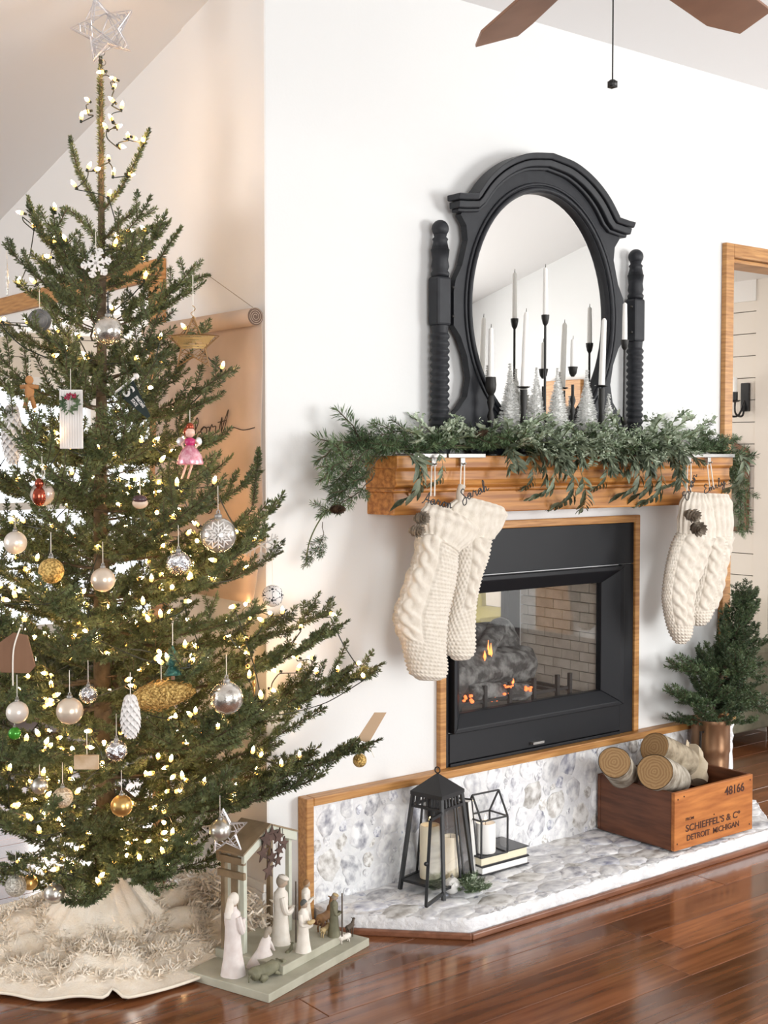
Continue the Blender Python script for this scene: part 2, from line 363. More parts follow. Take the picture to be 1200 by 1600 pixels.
m = MB().grid(pts, nu, nv); m.box(PX0, -.028, PZ0, PX1, -.001, PZ1)
obj('mortar_face', m, MORTAR, sp, smooth='auto', fix=False)
def t2(p, m=0): return (R.uniform(PX0, PX1), R.uniform(PZ0, PZ1)) if p is None else (PX0 + m < p[0] < PX1 - m and PZ0 + m * .8 < p[1] < PZ1 - m * .8)
rx = Matrix.Rotation(PI / 2, 3, 'X')
for x, z, rr in pack(285, .042, .010, t2, .85):
    inst('stone', R.choice(stone_me), sp, (x, -.031, z), rx @ Matrix.Rotation(R.uniform(-.6, .6) + R.choice((PI / 2, -PI / 2)), 3, 'Z'), (rr * 1.15, rr * .92, rr * R.uniform(.3, .5)))
struct('trim_5', MB().box(.098, -.045, .0, .124, -.0005, .36).box(.124, -.045, .336, 2.05, -.0005, .36), OAKX, .003)     # oak edge round the stone panel
struct('trim_6', MB().box(.611, -.02, .36, .636, -.0005, 1.115).box(1.50, -.02, .36, 1.525, -.0005, 1.115).box(.636, -.02, 1.09, 1.50, -.0005, 1.115), OAK, .003)   # oak edge round the fireplace
a = MB()
for p, q in zip(HP[:-1], HP[1:]):
    d = Vector((q[0] - p[0], q[1] - p[1], 0)).normalized(); nn = Vector((d.y, -d.x, 0)); o = -nn if nn.dot(Vector((p[0] - 1.08, p[1] + .1, 0))) < 0 else nn
    a.bar(Vector((*p, .009)) + o * .012 - d * .006, Vector((*q, .009)) + o * .012 + d * .006, .014, .018)
SHOE = mat('shoe_molding', (0.16, 0.06, 0.03), .35, col2=(.26, .11, .06), scale=8, stretch=(1, 6, 6))
struct('trim_7', a, SHOE, .004)

# ================================================================== FIREPLACE INSERT
fp = thing('fireplace', 'black see-through gas fireplace with glass front and mitred door frame', 'fireplace', (1.07, 0, .36))
def FB(name, m, mt=FIREM, bev=.002, **k): return obj(name, m, mt, fp, bev, **k)
X0, X1, Z0, Z1 = .636, 1.50, .36, 1.09
FB('top_panel', MB().box(X0, -.012, .948, X1, .02, Z1)); FB('side_panel', MB().box(X0, -.012, Z0, .652, .02, .946)); FB('side_panel', MB().box(1.434, -.012, Z0, X1, .02, .946))
lp = FB('lower_panel', MB().box(.654, -.014, Z0 + .012, 1.432, .02, .462)); FB('sill', MB().box(.654, -.018, Z0, 1.432, .02, Z0 + .010))
fo = (.656, .466, 1.430, .944); fi = (.702, .520, 1.345, .889)
fx = lambda q: [(q[0], q[1]), (q[2], q[1]), (q[2], q[3]), (q[0], q[3])]
for k in range(4):
    a, b = fx(fo)[k], fx(fo)[(k + 1) % 4]; c, d = fx(fi)[(k + 1) % 4], fx(fi)[k]; ins = lambda p, c, t: (p[0] + (c[0] - p[0]) * t, p[1] + (c[1] - p[1]) * t)
    a2, b2 = ins(a, d, .25), ins(b, c, .25)
    V = [(a[0], 0.02, a[1]), (b[0], 0.02, b[1]), (b[0], -.034, b[1]), (a[0], -.034, a[1]), (a2[0], -.034, a2[1]), (b2[0], -.034, b2[1]), (c[0], -.004, c[1]), (d[0], -.004, d[1]), (c[0], .02, c[1]), (d[0], .02, d[1])]
    FB('door_frame', MB().add(V, [(0, 1, 2, 3), (3, 2, 5, 4), (4, 5, 6, 7), (7, 6, 8, 9), (0, 9, 8, 1), (0, 3, 4, 7, 9), (1, 8, 6, 5, 2)]))
obj('glass_pane', MB().box(.702, .006, .520, 1.345, .010, .889), GLASSF, fp)
FB('firebox_floor', MB().box(.662, .022, .472, 1.398, .448, .50), mat('firebox_floor', (.30, .27, .23), .9, col2=(.2, .18, .15), scale=30))
FB('firebox_top', MB().box(.662, .022, .915, 1.398, .448, .938))
for s_ in (0, 1):                                        # brick liners left and right
    xw = 1.362 if s_ else .698
    ln = FB('brick_liner', MB().box(xw + (.008 if s_ else -.030), .022, .50, xw + (.034 if s_ else -.008), .40, .915), BRICKJ, 0)
    bm = None
    for r_ in range(12):
        z = .502 + r_ * .0345; y = .024 - (.0 if r_ % 2 else .042)
        while y < .40:
            a, b = max(y, .024), min(y + .081, .398); y += .085
            if b - a < .012: continue
            full = abs(b - a - .081) < .001
            if full and bm: inst('brick', bm, ln, (xw + .004, a, z))
            else:
                o = obj('brick', MB().box(-.008, 0, 0, .008, b - a, .0315), BRICK, ln); o.location = Vector((xw + .004, a, z)) - wloc(ln); q = None
                for v in o.data.vertices: v.co += wloc(ln)
                if full: bm = o.data
for x0, x1 in ((.70, .735), (1.30, 1.36)): FB('rear_post', MB().box(x0, .405, .50, x1, .445, .915))
FB('rear_sill', MB().box(.735, .405, .50, 1.30, .445, .545)); FB('rear_head', MB().box(.735, .405, .885, 1.30, .445, .915))
obj('rear_glass_pane', MB().box(.735, .424, .545, 1.30, .428, .885), GLASS, fp)
FB('latch', MB().box(1.0, -.03, .384, 1.05, -.014, .392), SILVER, .001)
LOGM = mat('charred_log', (.055, .055, .052), .95, col2=(.26, .26, .25), scale=30, stretch=(1, 1, 1), bump=.8, bscale=70, contrast=(.4, .62))
def rough_tube(p, q, r, n=18, m=14, amp=.14, bend=.01, seed=0):
    rr = random.Random(seed); p, q = Vector(p), Vector(q); d = (q - p); f = frame_rot(d); ph = [rr.uniform(0, 6) for _ in range(6)]; pts = []
    for i in range(m):
        t = i / (m - 1); c = p + d * t + f @ Vector((0, math.sin(t * 3 + ph[0]) * bend, math.cos(t * 4 + ph[1]) * bend)); e = 1 if 0 < i < m - 1 else .9
        for k in range(n):
            a = 2 * PI * k / n; w_ = 1 + amp * (.5 * math.sin(3 * a + ph[2] + 5 * t) + .5 * math.sin(5 * a + ph[3] - 9 * t) + rr.uniform(-.35, .35))
            pts.append(c + f @ Vector((0, math.cos(a) * r * w_ * e, math.sin(a) * r * w_ * e)))
    s = MB().grid(pts, m, n, cv=True); s.f += [tuple(range(n)), tuple((m - 1) * n + k for k in range(n))]; return s
for k, (p, q, r, lb) in enumerate((((.74, .12, .60), (1.17, .17, .615), .062, 'big charred gas log lying lowest across the front of the grate'),
        ((.72, .23, .69), (1.14, .24, .70), .056, 'charred gas log lying highest at the back of the fire'),
        ((.80, .07, .552), (1.06, .06, .548), .030, 'thin charred gas log resting low against the grate uprights'),
        ((.90, .10, .672), (1.10, .24, .735), .032, 'charred gas log laid crosswise on top of the others'))):
    tag(obj('gas_log', rough_tube(p, q, r, seed=k), LOGM, smooth=True), lb, 'log', 'gas logs in the firebox')
gr = thing('fire_grate', 'black iron grate with short uprights holding the gas logs', 'grate', (.98, .05, .50))
obj('rail', MB().bar((.72, .045, .535), (1.24, .045, .535), .010, .010).bar((.72, .26, .535), (1.24, .26, .535), .010, .010), IRON, gr)
for x in (.74, .85, .96, 1.07, 1.18, 1.24): obj('upright', MB().box(x - .006, .034, .50, x + .006, .046, .585 if x > .8 else .57).box(x - .006, .046, .525, x + .006, .265, .535), IRON, gr)
for k, (x, y, z, sx, sz) in enumerate(((.955, .035, .560, .026, .020), (1.04, .035, .553, .014, .008), (.775, .04, .548, .018, .012), (.905, .05, .535, .012, .008))):
    m = MB()
    for j in range(7): m.ell((x + R.uniform(-sx, sx), y + R.uniform(-.004, .01), z + R.uniform(-sz, sz)), R.uniform(.003, .009), .005, R.uniform(.003, .006), 8, 6)
    tag(obj('ember_cluster', m, EMBER, smooth=True), ('brightest orange embers glowing in the middle of the grate', 'small orange embers glowing right of centre in the grate', 'orange embers glowing in the left corner behind the glass', 'dim embers glowing left of the brightest cluster')[k], 'embers', 'embers under the gas logs')
for k, (x, y, z, h, lb) in enumerate(((.915, .095, .645, .075, 'tall orange flame licking over the front log'), (.965, .03, .578, .020, 'small yellow flame above the middle embers'))):
    m = MB().lathe([(.001, 0), (h * .09, h * .25), (h * .08, h * .5), (h * .03, h * .8), (.0005, h)], (x, y, z), 8, 1, .6).lathe([(.001, 0), (h * .10, h * .2), (h * .03, h * .5), (.0005, h * .65)], (x + h * .16, y, z + h * .2), 8, 1, .6).lathe([(.001, 0), (h * .09, h * .2), (h * .03, h * .4), (.0005, h * .5)], (x - h * .20, y, z + h * .1), 8, 1, .6)
    tag(obj('flame', m, FLAME, smooth=True), lb, 'flame', 'flames in the firebox')

# ================================================================== MANTEL
mt_ = thing('mantel_shelf', 'honey oak mantel shelf with stepped mouldings above the fireplace', 'mantel', (1.1, 0, 1.15))
obj('top_board', MB().box(.336, -.152, 1.283, 1.862, 0, 1.32), MANT, mt_, .003)
obj('upper_molding', MB().prism([(0, 1.228), (-.132, 1.228), (-.146, 1.236), (-.140, 1.250), (-.140, 1.276), (-.148, 1.283), (0, 1.283)], (.340, 0, 0), (0, 1, 0), (0, 0, 1), (1.518, 0, 0)), MANT, mt_, .001)
obj('bead', MB().box(.338, -.136, 1.216, 1.860, 0, 1.228), MANT, mt_, .004)
obj('lower_board', MB().box(.345, -.124, 1.150, 1.852, 0, 1.216), MANT, mt_, .003)

# ================================================================== MIRROR
MY = -.052
mr = thing('mirror', 'arched black dresser mirror with turned posts standing on the mantel', 'mirror', (1.03, -.04, 1.32))
pw = lambda x, y, yy=MY: P(x, y, 'Y', yy)
ol, orr, ot = pw(737, 462), pw(953, 500), pw(840, 300)
XC = (ol[0] + orr[0]) / 2; A_ = (orr[0] - ol[0]) / 2; ZT = ot[2]; ZC = ZT - .375; B_ = .375
half = [(840, 243), (800, 250), (766, 271), (737, 303), (720, 335), (729, 352), (731, 375), (722, 415), (712, 437), (709, 455), (709, 490), (709, 508), (720, 526), (730, 556), (735, 590), (730, 620), (715, 642), (703, 655)]
out = []
for x, y in half:
    p = pw(x, y); out.append((XC - p[0] if x < 840 else 0, p[2]))
out = [(max(u, 0), z) for u, z in out] + [(.30, 1.322), (0, 1.322)]
den = []
for a, b in zip(out[:-1], out[1:]):
    k = max(1, int(math.dist(a, b) / .012)); den += [(a[0] + (b[0] - a[0]) * i / k, a[1] + (b[1] - a[1]) * i / k) for i in range(k)]
den.append(out[-1])
loop = [(XC + u, z) for u, z in den] + [(XC - u, z) for u, z in den[-2:0:-1]]
def oval(s=1.0, n=72, da=0.0): return [(XC + (A_ + da) * math.cos(2 * PI * i / n), ZC + (B_ + da) * math.sin(2 * PI * i / n)) for i in range(n)]
m = MB(); n = len(loop); hole = []
for x, z in loop:
    a = math.atan2((z - ZC) / B_, (x - XC) / A_); hole.append((XC + A_ * math.cos(a), ZC + B_ * math.sin(a)))
V = []
for yy in (MY, MY + .026): V += [(x, yy, z) for x, z in loop] + [(x, yy, z) for x, z in hole]
m.v = V
for i in range(n):
    j = (i + 1) % n
    m.f += [(i, j, n + j, n + i), (2 * n + i, 3 * n + i, 3 * n + j, 2 * n + j), (i, 2 * n + i, 2 * n + j, j), (n + i, n + j, 3 * n + j, 3 * n + i)]
obj('frame', m, BLACKP, mr, .002)
ov = oval(n=90)
gl = MB(); gl.v = [(x, MY + .018, z) for x, z in oval(da=.006)]; gl.f = [tuple(range(72))]
obj('mirror_glass', gl, MIRR, mr)
for da, r_, yo in ((.010, .0075, -.003), (.026, .005, -.002)):
    obj('oval_bead', MB().tube([(x, MY + yo, z) for x, z in oval(da=da)] + [(oval(da=da)[0][0], MY + yo, ZC)], r_, 8, False), BLACKP, mr, smooth=True)
# arched pediment moulding: three steps following the arch and its level ends
arch = [(u, z) for u, z in [(XC - pw(x, y)[0], pw(x, y)[2]) for x, y in ((706, 303), (718, 305), (737, 303), (752, 286), (766, 271), (782, 259), (800, 250), (820, 245))]] + [(0, pw(840, 243)[2])]
zt = arch[0][1]; arch[1] = (arch[1][0], zt - .004); arch[2] = (arch[2][0], zt); AR = smooth_path([(u, 0, z) for u, z in arch[2:]], 5)
AR = [Vector((arch[0][0], 0, zt - .008)), Vector((arch[1][0], 0, zt - .006))] + AR
AR = [Vector((XC - p.x, 0, p.z)) for p in AR] + [Vector((XC + p.x, 0, p.z)) for p in AR[-2::-1]]
for name, dz, hh, yo in (('pediment_cap', .006, .018, -.040), ('pediment_cove', -.014, .020, -.030), ('pediment_fillet', -.034, .010, -.014)):
    m = MB(); pts = []
    sc_ = 1 + (dz - .006) * 1.0
    for i, p in enumerate(AR):
        t = (AR[min(i + 1, len(AR) - 1)] - AR[max(i - 1, 0)]).normalized(); nn = Vector((-t.z, 0, t.x)); nn = nn if nn.z >= 0 else -nn
        x_in = p.x; q = Vector((XC + (p.x - XC) * (1 + dz * .9), 0, p.z)) + nn * dz
        for o, yy in ((0, MY + .02), (0, MY + yo), (-hh, MY + yo * .8), (-hh, MY + .02)): pts.append((q.x + nn.x * o, yy, q.z + nn.z * o))
    m.grid(pts, len(AR), 4, cv=True); m.f += [(0, 1, 2, 3), tuple(len(pts) - 4 + k for k in range(4))]
    obj(name, m, BLACKP, mr, .003)
for x, s_ in ((pw(690, 500, -.045)[0], -1), (pw(995, 520, -.045)[0], 1)):
    zb, z0, z1, zt = 1.32, pw(690, 509, -.045)[2], pw(690, 432, -.045)[2], pw(690, 343, -.045)[2]
    po = obj('post', MB().box(x - .027, MY - .008, z0, x + .027, MY + .040, z1), BLACKP, mr, .008)
    hz = zt - z1
    up = [(.026, 0), (.028, .01), (.023, .018), (.027, .03), (.024, .05), (.028, .08), (.027, hz * .45), (.021, hz * .62), (.024, hz * .66), (.018, hz * .70), (.020, hz * .74), (.014, hz * .77)]
    rb = .026
    up += [(rb * math.sin(a), hz - rb - rb * math.cos(a)) for a in np.linspace(.6, PI, 9)]
    obj('post_finial', MB().lathe([(r_, z) for r_, z in up], (x, MY + .014, z1), 20), BLACKP, po, smooth=True)
    lo = [(.030, 0), (.031, .015), (.026, .03)]; L_ = z0 - zb; k = 15
    for i in range(k):
        za = .04 + (L_ - .06) * i / k; dd = (L_ - .06) / k; lo += [(.0235, za), (.029, za + dd * .35), (.029, za + dd * .6), (.0235, za + dd * .95)]
    lo += [(.026, L_)]
    obj('post_spindle', MB().lathe(lo, (x, MY + .014, zb), 20), BLACKP, po, smooth='auto')
    for zz in (z0 + .03, z1 - .03): obj('bolt', MB().ell((x - s_ * .038, MY - .002, zz), .005, .004, .005, 10, 6), IRON, mr, smooth=True)

# ================================================================== FOLIAGE MAKERS
def needles(path, n, ln, wd, a0=45, a1=75, flat=0.0, tip=True):
    """n needle triangles along a path; flat > 0 pulls them into the horizontal plane"""
    p = np.array([tuple(q) for q in path]); seg = np.linalg.norm(np.diff(p, axis=0), axis=1); cum = np.concatenate([[0], np.cumsum(seg)])
    s = np.sort(NR.uniform(0.02, 1, n)) * cum[-1]; i = np.clip(np.searchsorted(cum, s) - 1, 0, len(seg) - 1); t = (s - cum[i]) / np.maximum(seg[i], 1e-9)
    c = p[i] + (p[i + 1] - p[i]) * t[:, None]; T = (p[i + 1] - p[i]) / np.maximum(seg[i], 1e-9)[:, None]
    A = np.cross(T, np.array([0.0, 0, 1.0]) + NR.normal(0, .02, (n, 3))); A /= np.maximum(np.linalg.norm(A, axis=1), 1e-6)[:, None]; B = np.cross(A, T)
    ph = NR.uniform(0, 2 * PI, n); al = np.radians(NR.uniform(a0, a1, n)) * (1 - .55 * np.clip((s / cum[-1] - .85) / .15, 0, 1))
    D = T * np.cos(al)[:, None] + (A * np.cos(ph)[:, None] + B * (np.sin(ph) * (1 - flat) + flat * .25)[:, None]) * np.sin(al)[:, None]
    D /= np.linalg.norm(D, axis=1)[:, None]; L = ln * NR.uniform(.75, 1.15, n) * (1 - .25 * np.clip((s / cum[-1] - .8) / .2, 0, 1))
    W = np.cross(D, NR.normal(0, 1, (n, 3))); W /= np.maximum(np.linalg.norm(W, axis=1), 1e-6)[:, None]; W *= wd / 2
    v = np.empty((n, 4, 3)); v[:, 0] = c - W * .6; v[:, 1] = c + D * (L * .55)[:, None] + W; v[:, 2] = c + D * L[:, None]; v[:, 3] = c + D * (L * .55)[:, None] - W
    return v.reshape(-1, 3), np.arange(4 * n).reshape(n, 4)
def leaf(v, f, base, d, up, ln, wd, bend=.15):
    d = Vector(d).normalized(); u = Vector(up); s = d.cross(u); s = s.normalized() if s.length > 1e-4 else d.orthogonal().normalized(); nn = s.cross(d); b = Vector(base); k = len(v)
    for t, w_ in ((0, .06), (.25, .8), (.55, 1.0), (.82, .55)):
        c = b + d * ln * t - nn * (bend * ln * t * t)
        v += [c - s * wd / 2 * w_ + nn * wd * .12 * w_, c, c + s * wd / 2 * w_ + nn * wd * .12 * w_]
    v.append(b + d * ln - nn * bend * ln)
    for i in range(3): f += [(k + 3 * i, k + 3 * i + 1, k + 3 * i + 4, k + 3 * i + 3), (k + 3 * i + 1, k + 3 * i + 2, k + 3 * i + 5, k + 3 * i + 4)]
    f += [(k + 9, k + 10, k + 12), (k + 10, k + 11, k + 12)]
def mesh_parts(name, parts, smooth=False):       # parts: list of (verts, faces, material)
    V, Fc, mi, ms = [], [], [], []; n = 0
    for v, f, m in parts:
        v = [tuple(map(float, p)) for p in v]; V += v; Fc += [tuple(int(i) + n for i in q) for q in f]; n += len(v)
        if m not in ms: ms.append(m)
        mi += [ms.index(m)] * len(f)
    me = bpy.data.meshes.new(name); me.from_pydata(V, [], Fc)
    for m in ms: me.materials.append(m)
    me.polygons.foreach_set('material_index', mi)
    if smooth: me.shade_smooth()
    return me
def cat(*vf):
    V = np.concatenate([a for a, b in vf]); o = 0; fs = []
    for a, b in vf: fs.append(b + o); o += len(a)
    return V, np.concatenate(fs)
def tubevf(pts, r, n=5): t = MB().tube(pts, r, n); return t.v, t.f
def fir_branch(length, seed, m_need, dens=1000, nl=.0165, nw=.0027, twig=.15, rise=.18, gap=.034, tert=True, flat=.25):
    """one bough growing along +X: wooden axis, side twigs in a spray, needles on all of them"""
    r = random.Random(seed); main = []; k = 9
    for i in range(k + 1):
        t = i / k; main.append(Vector((length * t, r.uniform(-.006, .006) + .03 * math.sin(3 * t + seed), rise * length * t * t - .05 * length * math.sin(PI * t))))
    axis = [main]; tips = []; nd = []
    s = max(.07, length * .16)
    while s < length - .02:
        for side in (1, -1):
            t = min(.999, max(.01, s / length + r.uniform(-.012, .012))); i = min(k - 1, int(t * k)); c = main[i].lerp(main[i + 1], t * k - i); T = (main[i + 1] - main[i]).normalized()
            ln = twig * (1 - .62 * t ** 1.5) * r.uniform(.7, 1.15) * min(1, .5 + length)
            a = math.radians(r.uniform(38, 58)) * side; e = r.uniform(-.10, .45)
            d = Vector((T.x * math.cos(a) - T.y * math.sin(a), T.x * math.sin(a) + T.y * math.cos(a), T.z + e)).normalized()
            tw = [c, c + d * ln * .5 + Vector((0, 0, r.uniform(-.004, .004))), c + d * ln + T * ln * .12 + Vector((0, 0, .16 * ln))]
            axis.append(tw); tips.append(tw[2])
            if tert and ln > .085:
                for q in (.38, .62):
                    for sd in (1, -1):
                        if r.random() < .8:
                            aa = math.radians(42) * sd; d2 = Vector((d.x * math.cos(aa) - d.y * math.sin(aa), d.x * math.sin(aa) + d.y * math.cos(aa), d.z + r.uniform(0, .3))).normalized(); b = c + d * ln * q
                            axis.append([b, b + d2 * ln * .42 * r.uniform(.7, 1.1)]); tips.append(axis[-1][1])
        s += gap * r.uniform(.85, 1.2)
    tips.append(main[-1])
    for j, ax in enumerate(axis):
        L = sum((ax[i + 1] - ax[i]).length for i in range(len(ax) - 1)); use = ax
        if j == 0: use = ax[2:]; L *= .75
        nd.append(needles(use, max(8, int(L * dens)), nl, nw, flat=flat))
    V, Fq = cat(*nd); wood = MB().tube(main, [max(.0016, .0055 * (length / .6) * (1 - .8 * i / k)) for i in range(k + 1)], 5)
    for ax in axis[1:]: wood.tube(ax, .0014, 3, False)
    return mesh_parts('branch', [(V, Fq, m_need), (wood.v, wood.f, BARK)]), [Vector(t) for t in tips], axis

# ================================================================== CANDLES ON THE MANTEL
TZ = 1.32
def candle_stick(x, yl, y_cup, y_top, wpx, kind, ls, lc, lean=0):
    """x, y_cup, y_top in the photo; stands on the mantel at depth yl"""
    c = P(x, y_cup, 'Y', yl); zc = c[2]; zt = P(x, y_top, 'Y', yl)[2]; X = c[0]; h = zc - TZ
    s = thing('candlestick', ls, 'candlestick', (X, yl, TZ), 'black candlesticks on the mantel'); LA = lambda nm, pr, sm='auto': obj(nm, MB().lathe(pr, (X, yl, TZ), 14), IRON, s, smooth=sm)
    LA('base', [(.026, 0), (.026, .004), (.012, .012), (.006, .018)])
    if kind == 'tall':
        LA('stem', [(.0055, .016), (.004, h * .5), (.0038, h - .03)])
        LA('cup', [(.004, h - .034), (.009, h - .026), (.0125, h - .010), (.013, h), (.0095, h), (.009, h - .008)])
        if h > .25: LA('knop', [(.004, .10), (.009, .106), (.012, .124), (.012, .128), (.007, .128), (.004, .118)])
    elif kind == 'turned':
        LA('stem', [(.006, .016), (.011, h * .25), (.006, h * .4), (.012, h * .5), (.006, h * .58), (.012, h * .68), (.006, h * .78)])
        LA('cup', [(.006, h * .76), (.015, h * .82), (.017, h * .9), (.015, h), (.010, h), (.010, h - .01)])
    elif kind == 'bubble':
        LA('stem', [(.006, .016), (.005, h * .45), (.010, h * .5), (.005, h * .56), (.010, h * .62), (.005, h * .68), (.005, h * .8)])
        LA('cup', [(.005, h - .032), (.012, h - .022), (.016, h - .002), (.016, h), (.010, h), (.009, h - .012)])
    else:
        LA('stem', [(.012, .010), (.008, h * .3), (.0105, h * .5), (.008, h * .62), (.011, h * .8), (.011, h - .01)])
        LA('drip_pan', [(.011, h - .006), (.021, h - .002), (.021, h), (.009, h)])
    zb = zc - .004; L = zt - zb; r0 = wpx / 2 * px((X, yl, zc))[2] / F
    m = MB().tube([(X, yl, zb), (X + lean * .5, yl, zb + L * .5), (X + lean, yl, zb + L * .965), (X + lean, yl, zb + L)], [r0, r0 * .93, r0 * .78, r0 * .35], 14)
    k = thing('taper_candle', lc, 'candle', (X, yl, zc), 'white tapers on the mantel'); obj('wax', m, WAX, k, smooth='auto'); obj('wick', MB().cyl((X + lean, yl, zb + L), (X + lean + .001, yl, zb + L + .011), .0012, .0008, 6), WICK, k)
candle_stick(767, -.098, 589, 512, 9.5, 'turned', 'short black candlestick with ball cup, leftmost of those before the mirror', 'short white taper, leftmost on the mantel')
candle_stick(818, -.130, 604, 487, 10, 'pan', 'black candlestick with flat drip pan, second from the left before the mirror', 'leaning white taper in the flat drip pan second from the left', .010)
candle_stick(852, -.103, 492, 418, 8.5, 'tall', 'tallest thin black candlestick before the middle of the mirror', 'white taper standing highest, on the tallest thin candlestick')
candle_stick(895, -.100, 573, 530, 8.5, 'bubble', 'black candlestick with bubble stem right of the tallest one', 'shortest white taper, on the bubble stem candlestick')
candle_stick(940, -.122, 602, 497, 10, 'pan', 'black drip pan candlestick near the right rim of the mirror oval', 'leaning white taper near the right rim of the mirror oval', .010)
candle_stick(976, -.112, 531, 473, 8.5, 'tall', 'slim tall candlestick in front of the right mirror post', 'white taper in front of the right mirror post')
FLOCK = mat('bottle_brush_white', (.72, .72, .70), .8, col2=(.86, .86, .84), scale=60)
def brush_tree(x, yl, y_top, rw, lb):
    t_ = P(x, y_top, 'Y', yl); X = t_[0]; zt = t_[2]; z0 = TZ + .004; h = zt - z0
    t = thing('bottle_brush_tree', lb, 'bottle brush tree', (X, yl, TZ), 'white bottle brush trees on the mantel'); nd = []
    for i in range(int(h / .0075)):
        z = z0 + .03 + i * .0075; q = max(0.0, 1 - (z - z0 - .03) / (h - .03)); L = rw * q + .004; n = int(40 + 90 * q)
        a = NR.uniform(0, 2 * PI, n); D = np.stack([np.cos(a), np.sin(a), NR.uniform(-.15, .3, n)], 1); c = np.tile([X, yl, z], (n, 1)) + NR.uniform(-.003, .003, (n, 3)); fi_ = NR.uniform(0, PI, n)[:, None]; S = (np.stack([-np.sin(a), np.cos(a), 0 * a], 1) * np.cos(fi_) + np.array([[0, 0, 1.0]]) * np.sin(fi_)) * .0012
        Lr = (L * NR.uniform(.85, 1.08, n))[:, None]; v = np.stack([c - S, c + S, c + D * Lr + S * .6, c + D * Lr - S * .6], 1).reshape(-1, 3); nd.append((v, np.arange(4 * n).reshape(n, 4)))
    V, Fq = cat(*nd); me = mesh_parts('bristles', [(V, Fq, FLOCK)]); inst('bristles', me, t, wloc(t)); me.transform(Matrix.Translation(-wloc(t)))
    obj('stem', MB().lathe([(rw * .74, .03), (.0015, zt - TZ)], (X, yl, TZ), 12).cyl((X, yl, TZ), (X, yl, TZ + .04), .003, .003, 6), FLOCK, t); obj('base', MB().cyl((X, yl, TZ), (X, yl, TZ + .012), .014, .014, 12), OAK, t)
for a in ((797, -.085, 577, .050, 'white bottle brush tree at the left, beside the leftmost candlestick'), (838, -.080, 586, .048, 'white bottle brush tree behind the tallest candlestick'),
          (871, -.110, 584, .048, 'white bottle brush tree left of the bubble stem candlestick'), (917, -.095, 588, .050, 'white bottle brush tree between the bubble stem and right drip pan candlesticks'), (951, -.120, 624, .034, 'smallest white bottle brush tree, right of the right drip pan candlestick')):
    brush_tree(*a)

# ================================================================== GARLAND
ga = thing('mantel_garland', 'mixed pine, eucalyptus and frosted leaf garland draped along the mantel', 'garland', (1.1, -.1, 1.32))
def pine_spray(seed, L=.2): return fir_branch(L, seed, PINE, dens=1300, nl=.024, nw=.0026, twig=.10, rise=.05, gap=.04, tert=False, flat=.1)[0]
PS = [pine_spray(100 + i, l) for i, l in enumerate((.16, .20, .24))]
def frost_sprig(seed):
    r = random.Random(seed); v, f = [], []; st = [Vector((0, 0, 0)), Vector((.03, 0, .012)), Vector((.065, .004, .016)), Vector((.095, .002, .01))]; w = MB().tube(st, .0014, 4)
    for i in range(26):
        t = i / 25 * 2.999; a = st[int(t)].lerp(st[int(t) + 1], t % 1); d = Vector((r.uniform(.1, .9), r.choice((-1, 1)) * r.uniform(.3, 1), r.uniform(-.2, .9)))
        leaf(v, f, a, d, (r.uniform(-.3, .3), r.uniform(-.3, .3), 1), r.uniform(.014, .022), r.uniform(.009, .014), .2)
    for i in range(14):
        t = r.uniform(0, 2.99); a = st[int(t)].lerp(st[int(t) + 1], t % 1) + Vector((0, r.uniform(-.015, .015), r.uniform(.005, .02))); leaf(v, f, a, (r.uniform(-1, 1), r.uniform(-1, 1), .7), (0, 0, 1), .009, .006, .1)
    return mesh_parts('frosted_sprig', [(v, f, FROST), (w.v, w.f, STEMG)])
def euc_sprig(seed, L, hang):
    r = random.Random(seed); v, f = [], []; st = smooth_path([Vector((0, 0, 0)), Vector((L * .35, 0, .02 - hang * L * .1)), Vector((L * .7, .005, -hang * L * .35)), Vector((L * (1 - .45 * hang), .0, -hang * L * .85))], 5); w = MB().tube(st, [.0018 - .0012 * i / (len(st) - 1) for i in range(len(st))], 4); k = len(st)
    for i in range(2, k, 1):
        for s_ in (1, -1):
            if r.random() < .2: continue
            T = (st[i] - st[i - 1]).normalized(); d = T * .8 + Vector((0, s_ * r.uniform(.3, .9), r.uniform(-.5, .25))); leaf(v, f, st[i], d, (r.uniform(-.5, .5), r.uniform(-.5, .5), 1), r.uniform(.038, .062), r.uniform(.012, .019), r.uniform(0, .35))
    leaf(v, f, st[-1], (st[-1] - st[-2]), (0, 1, .3), .045, .012, .1)
    return mesh_parts('leaf_sprig', [(v, f, EUC), (w.v, w.f, STEMG)])
FS = [frost_sprig(i) for i in range(4)]; ES = [euc_sprig(20 + i, l, h) for i, (l, h) in enumerate(((.13, .2), (.17, .3), (.15, .9), (.20, 1.0)))]
stem = [(.30, -.10, 1.335), (.6, -.10, 1.345), (1.0, -.115, 1.345), (1.4, -.105, 1.345), (1.88, -.10, 1.335)]
obj('stem', MB().tube(smooth_path(stem), .004, 6), STEMG, ga)
def put(nm, me, x, y, z, az, el, roll=0, sc=1.0):
    d = Vector((math.cos(el) * math.cos(az), math.cos(el) * math.sin(az), math.sin(el))); o = inst(nm, me, ga, (x, y, z), frame_rot(d) @ Matrix.Rotation(roll, 3, 'X'), sc); return o
for i in range(44):
    x = .36 + 1.46 * i / 43 + R.uniform(-.02, .02); put('pine_spray', R.choice(PS), x, R.uniform(-.13, -.07), R.uniform(1.335, 1.36), R.choice((0, PI)) + R.uniform(-.6, .6) - (.3 if i % 3 == 0 else 0), R.uniform(-.05, .25), R.uniform(-.4, .4), R.uniform(.7, .95))
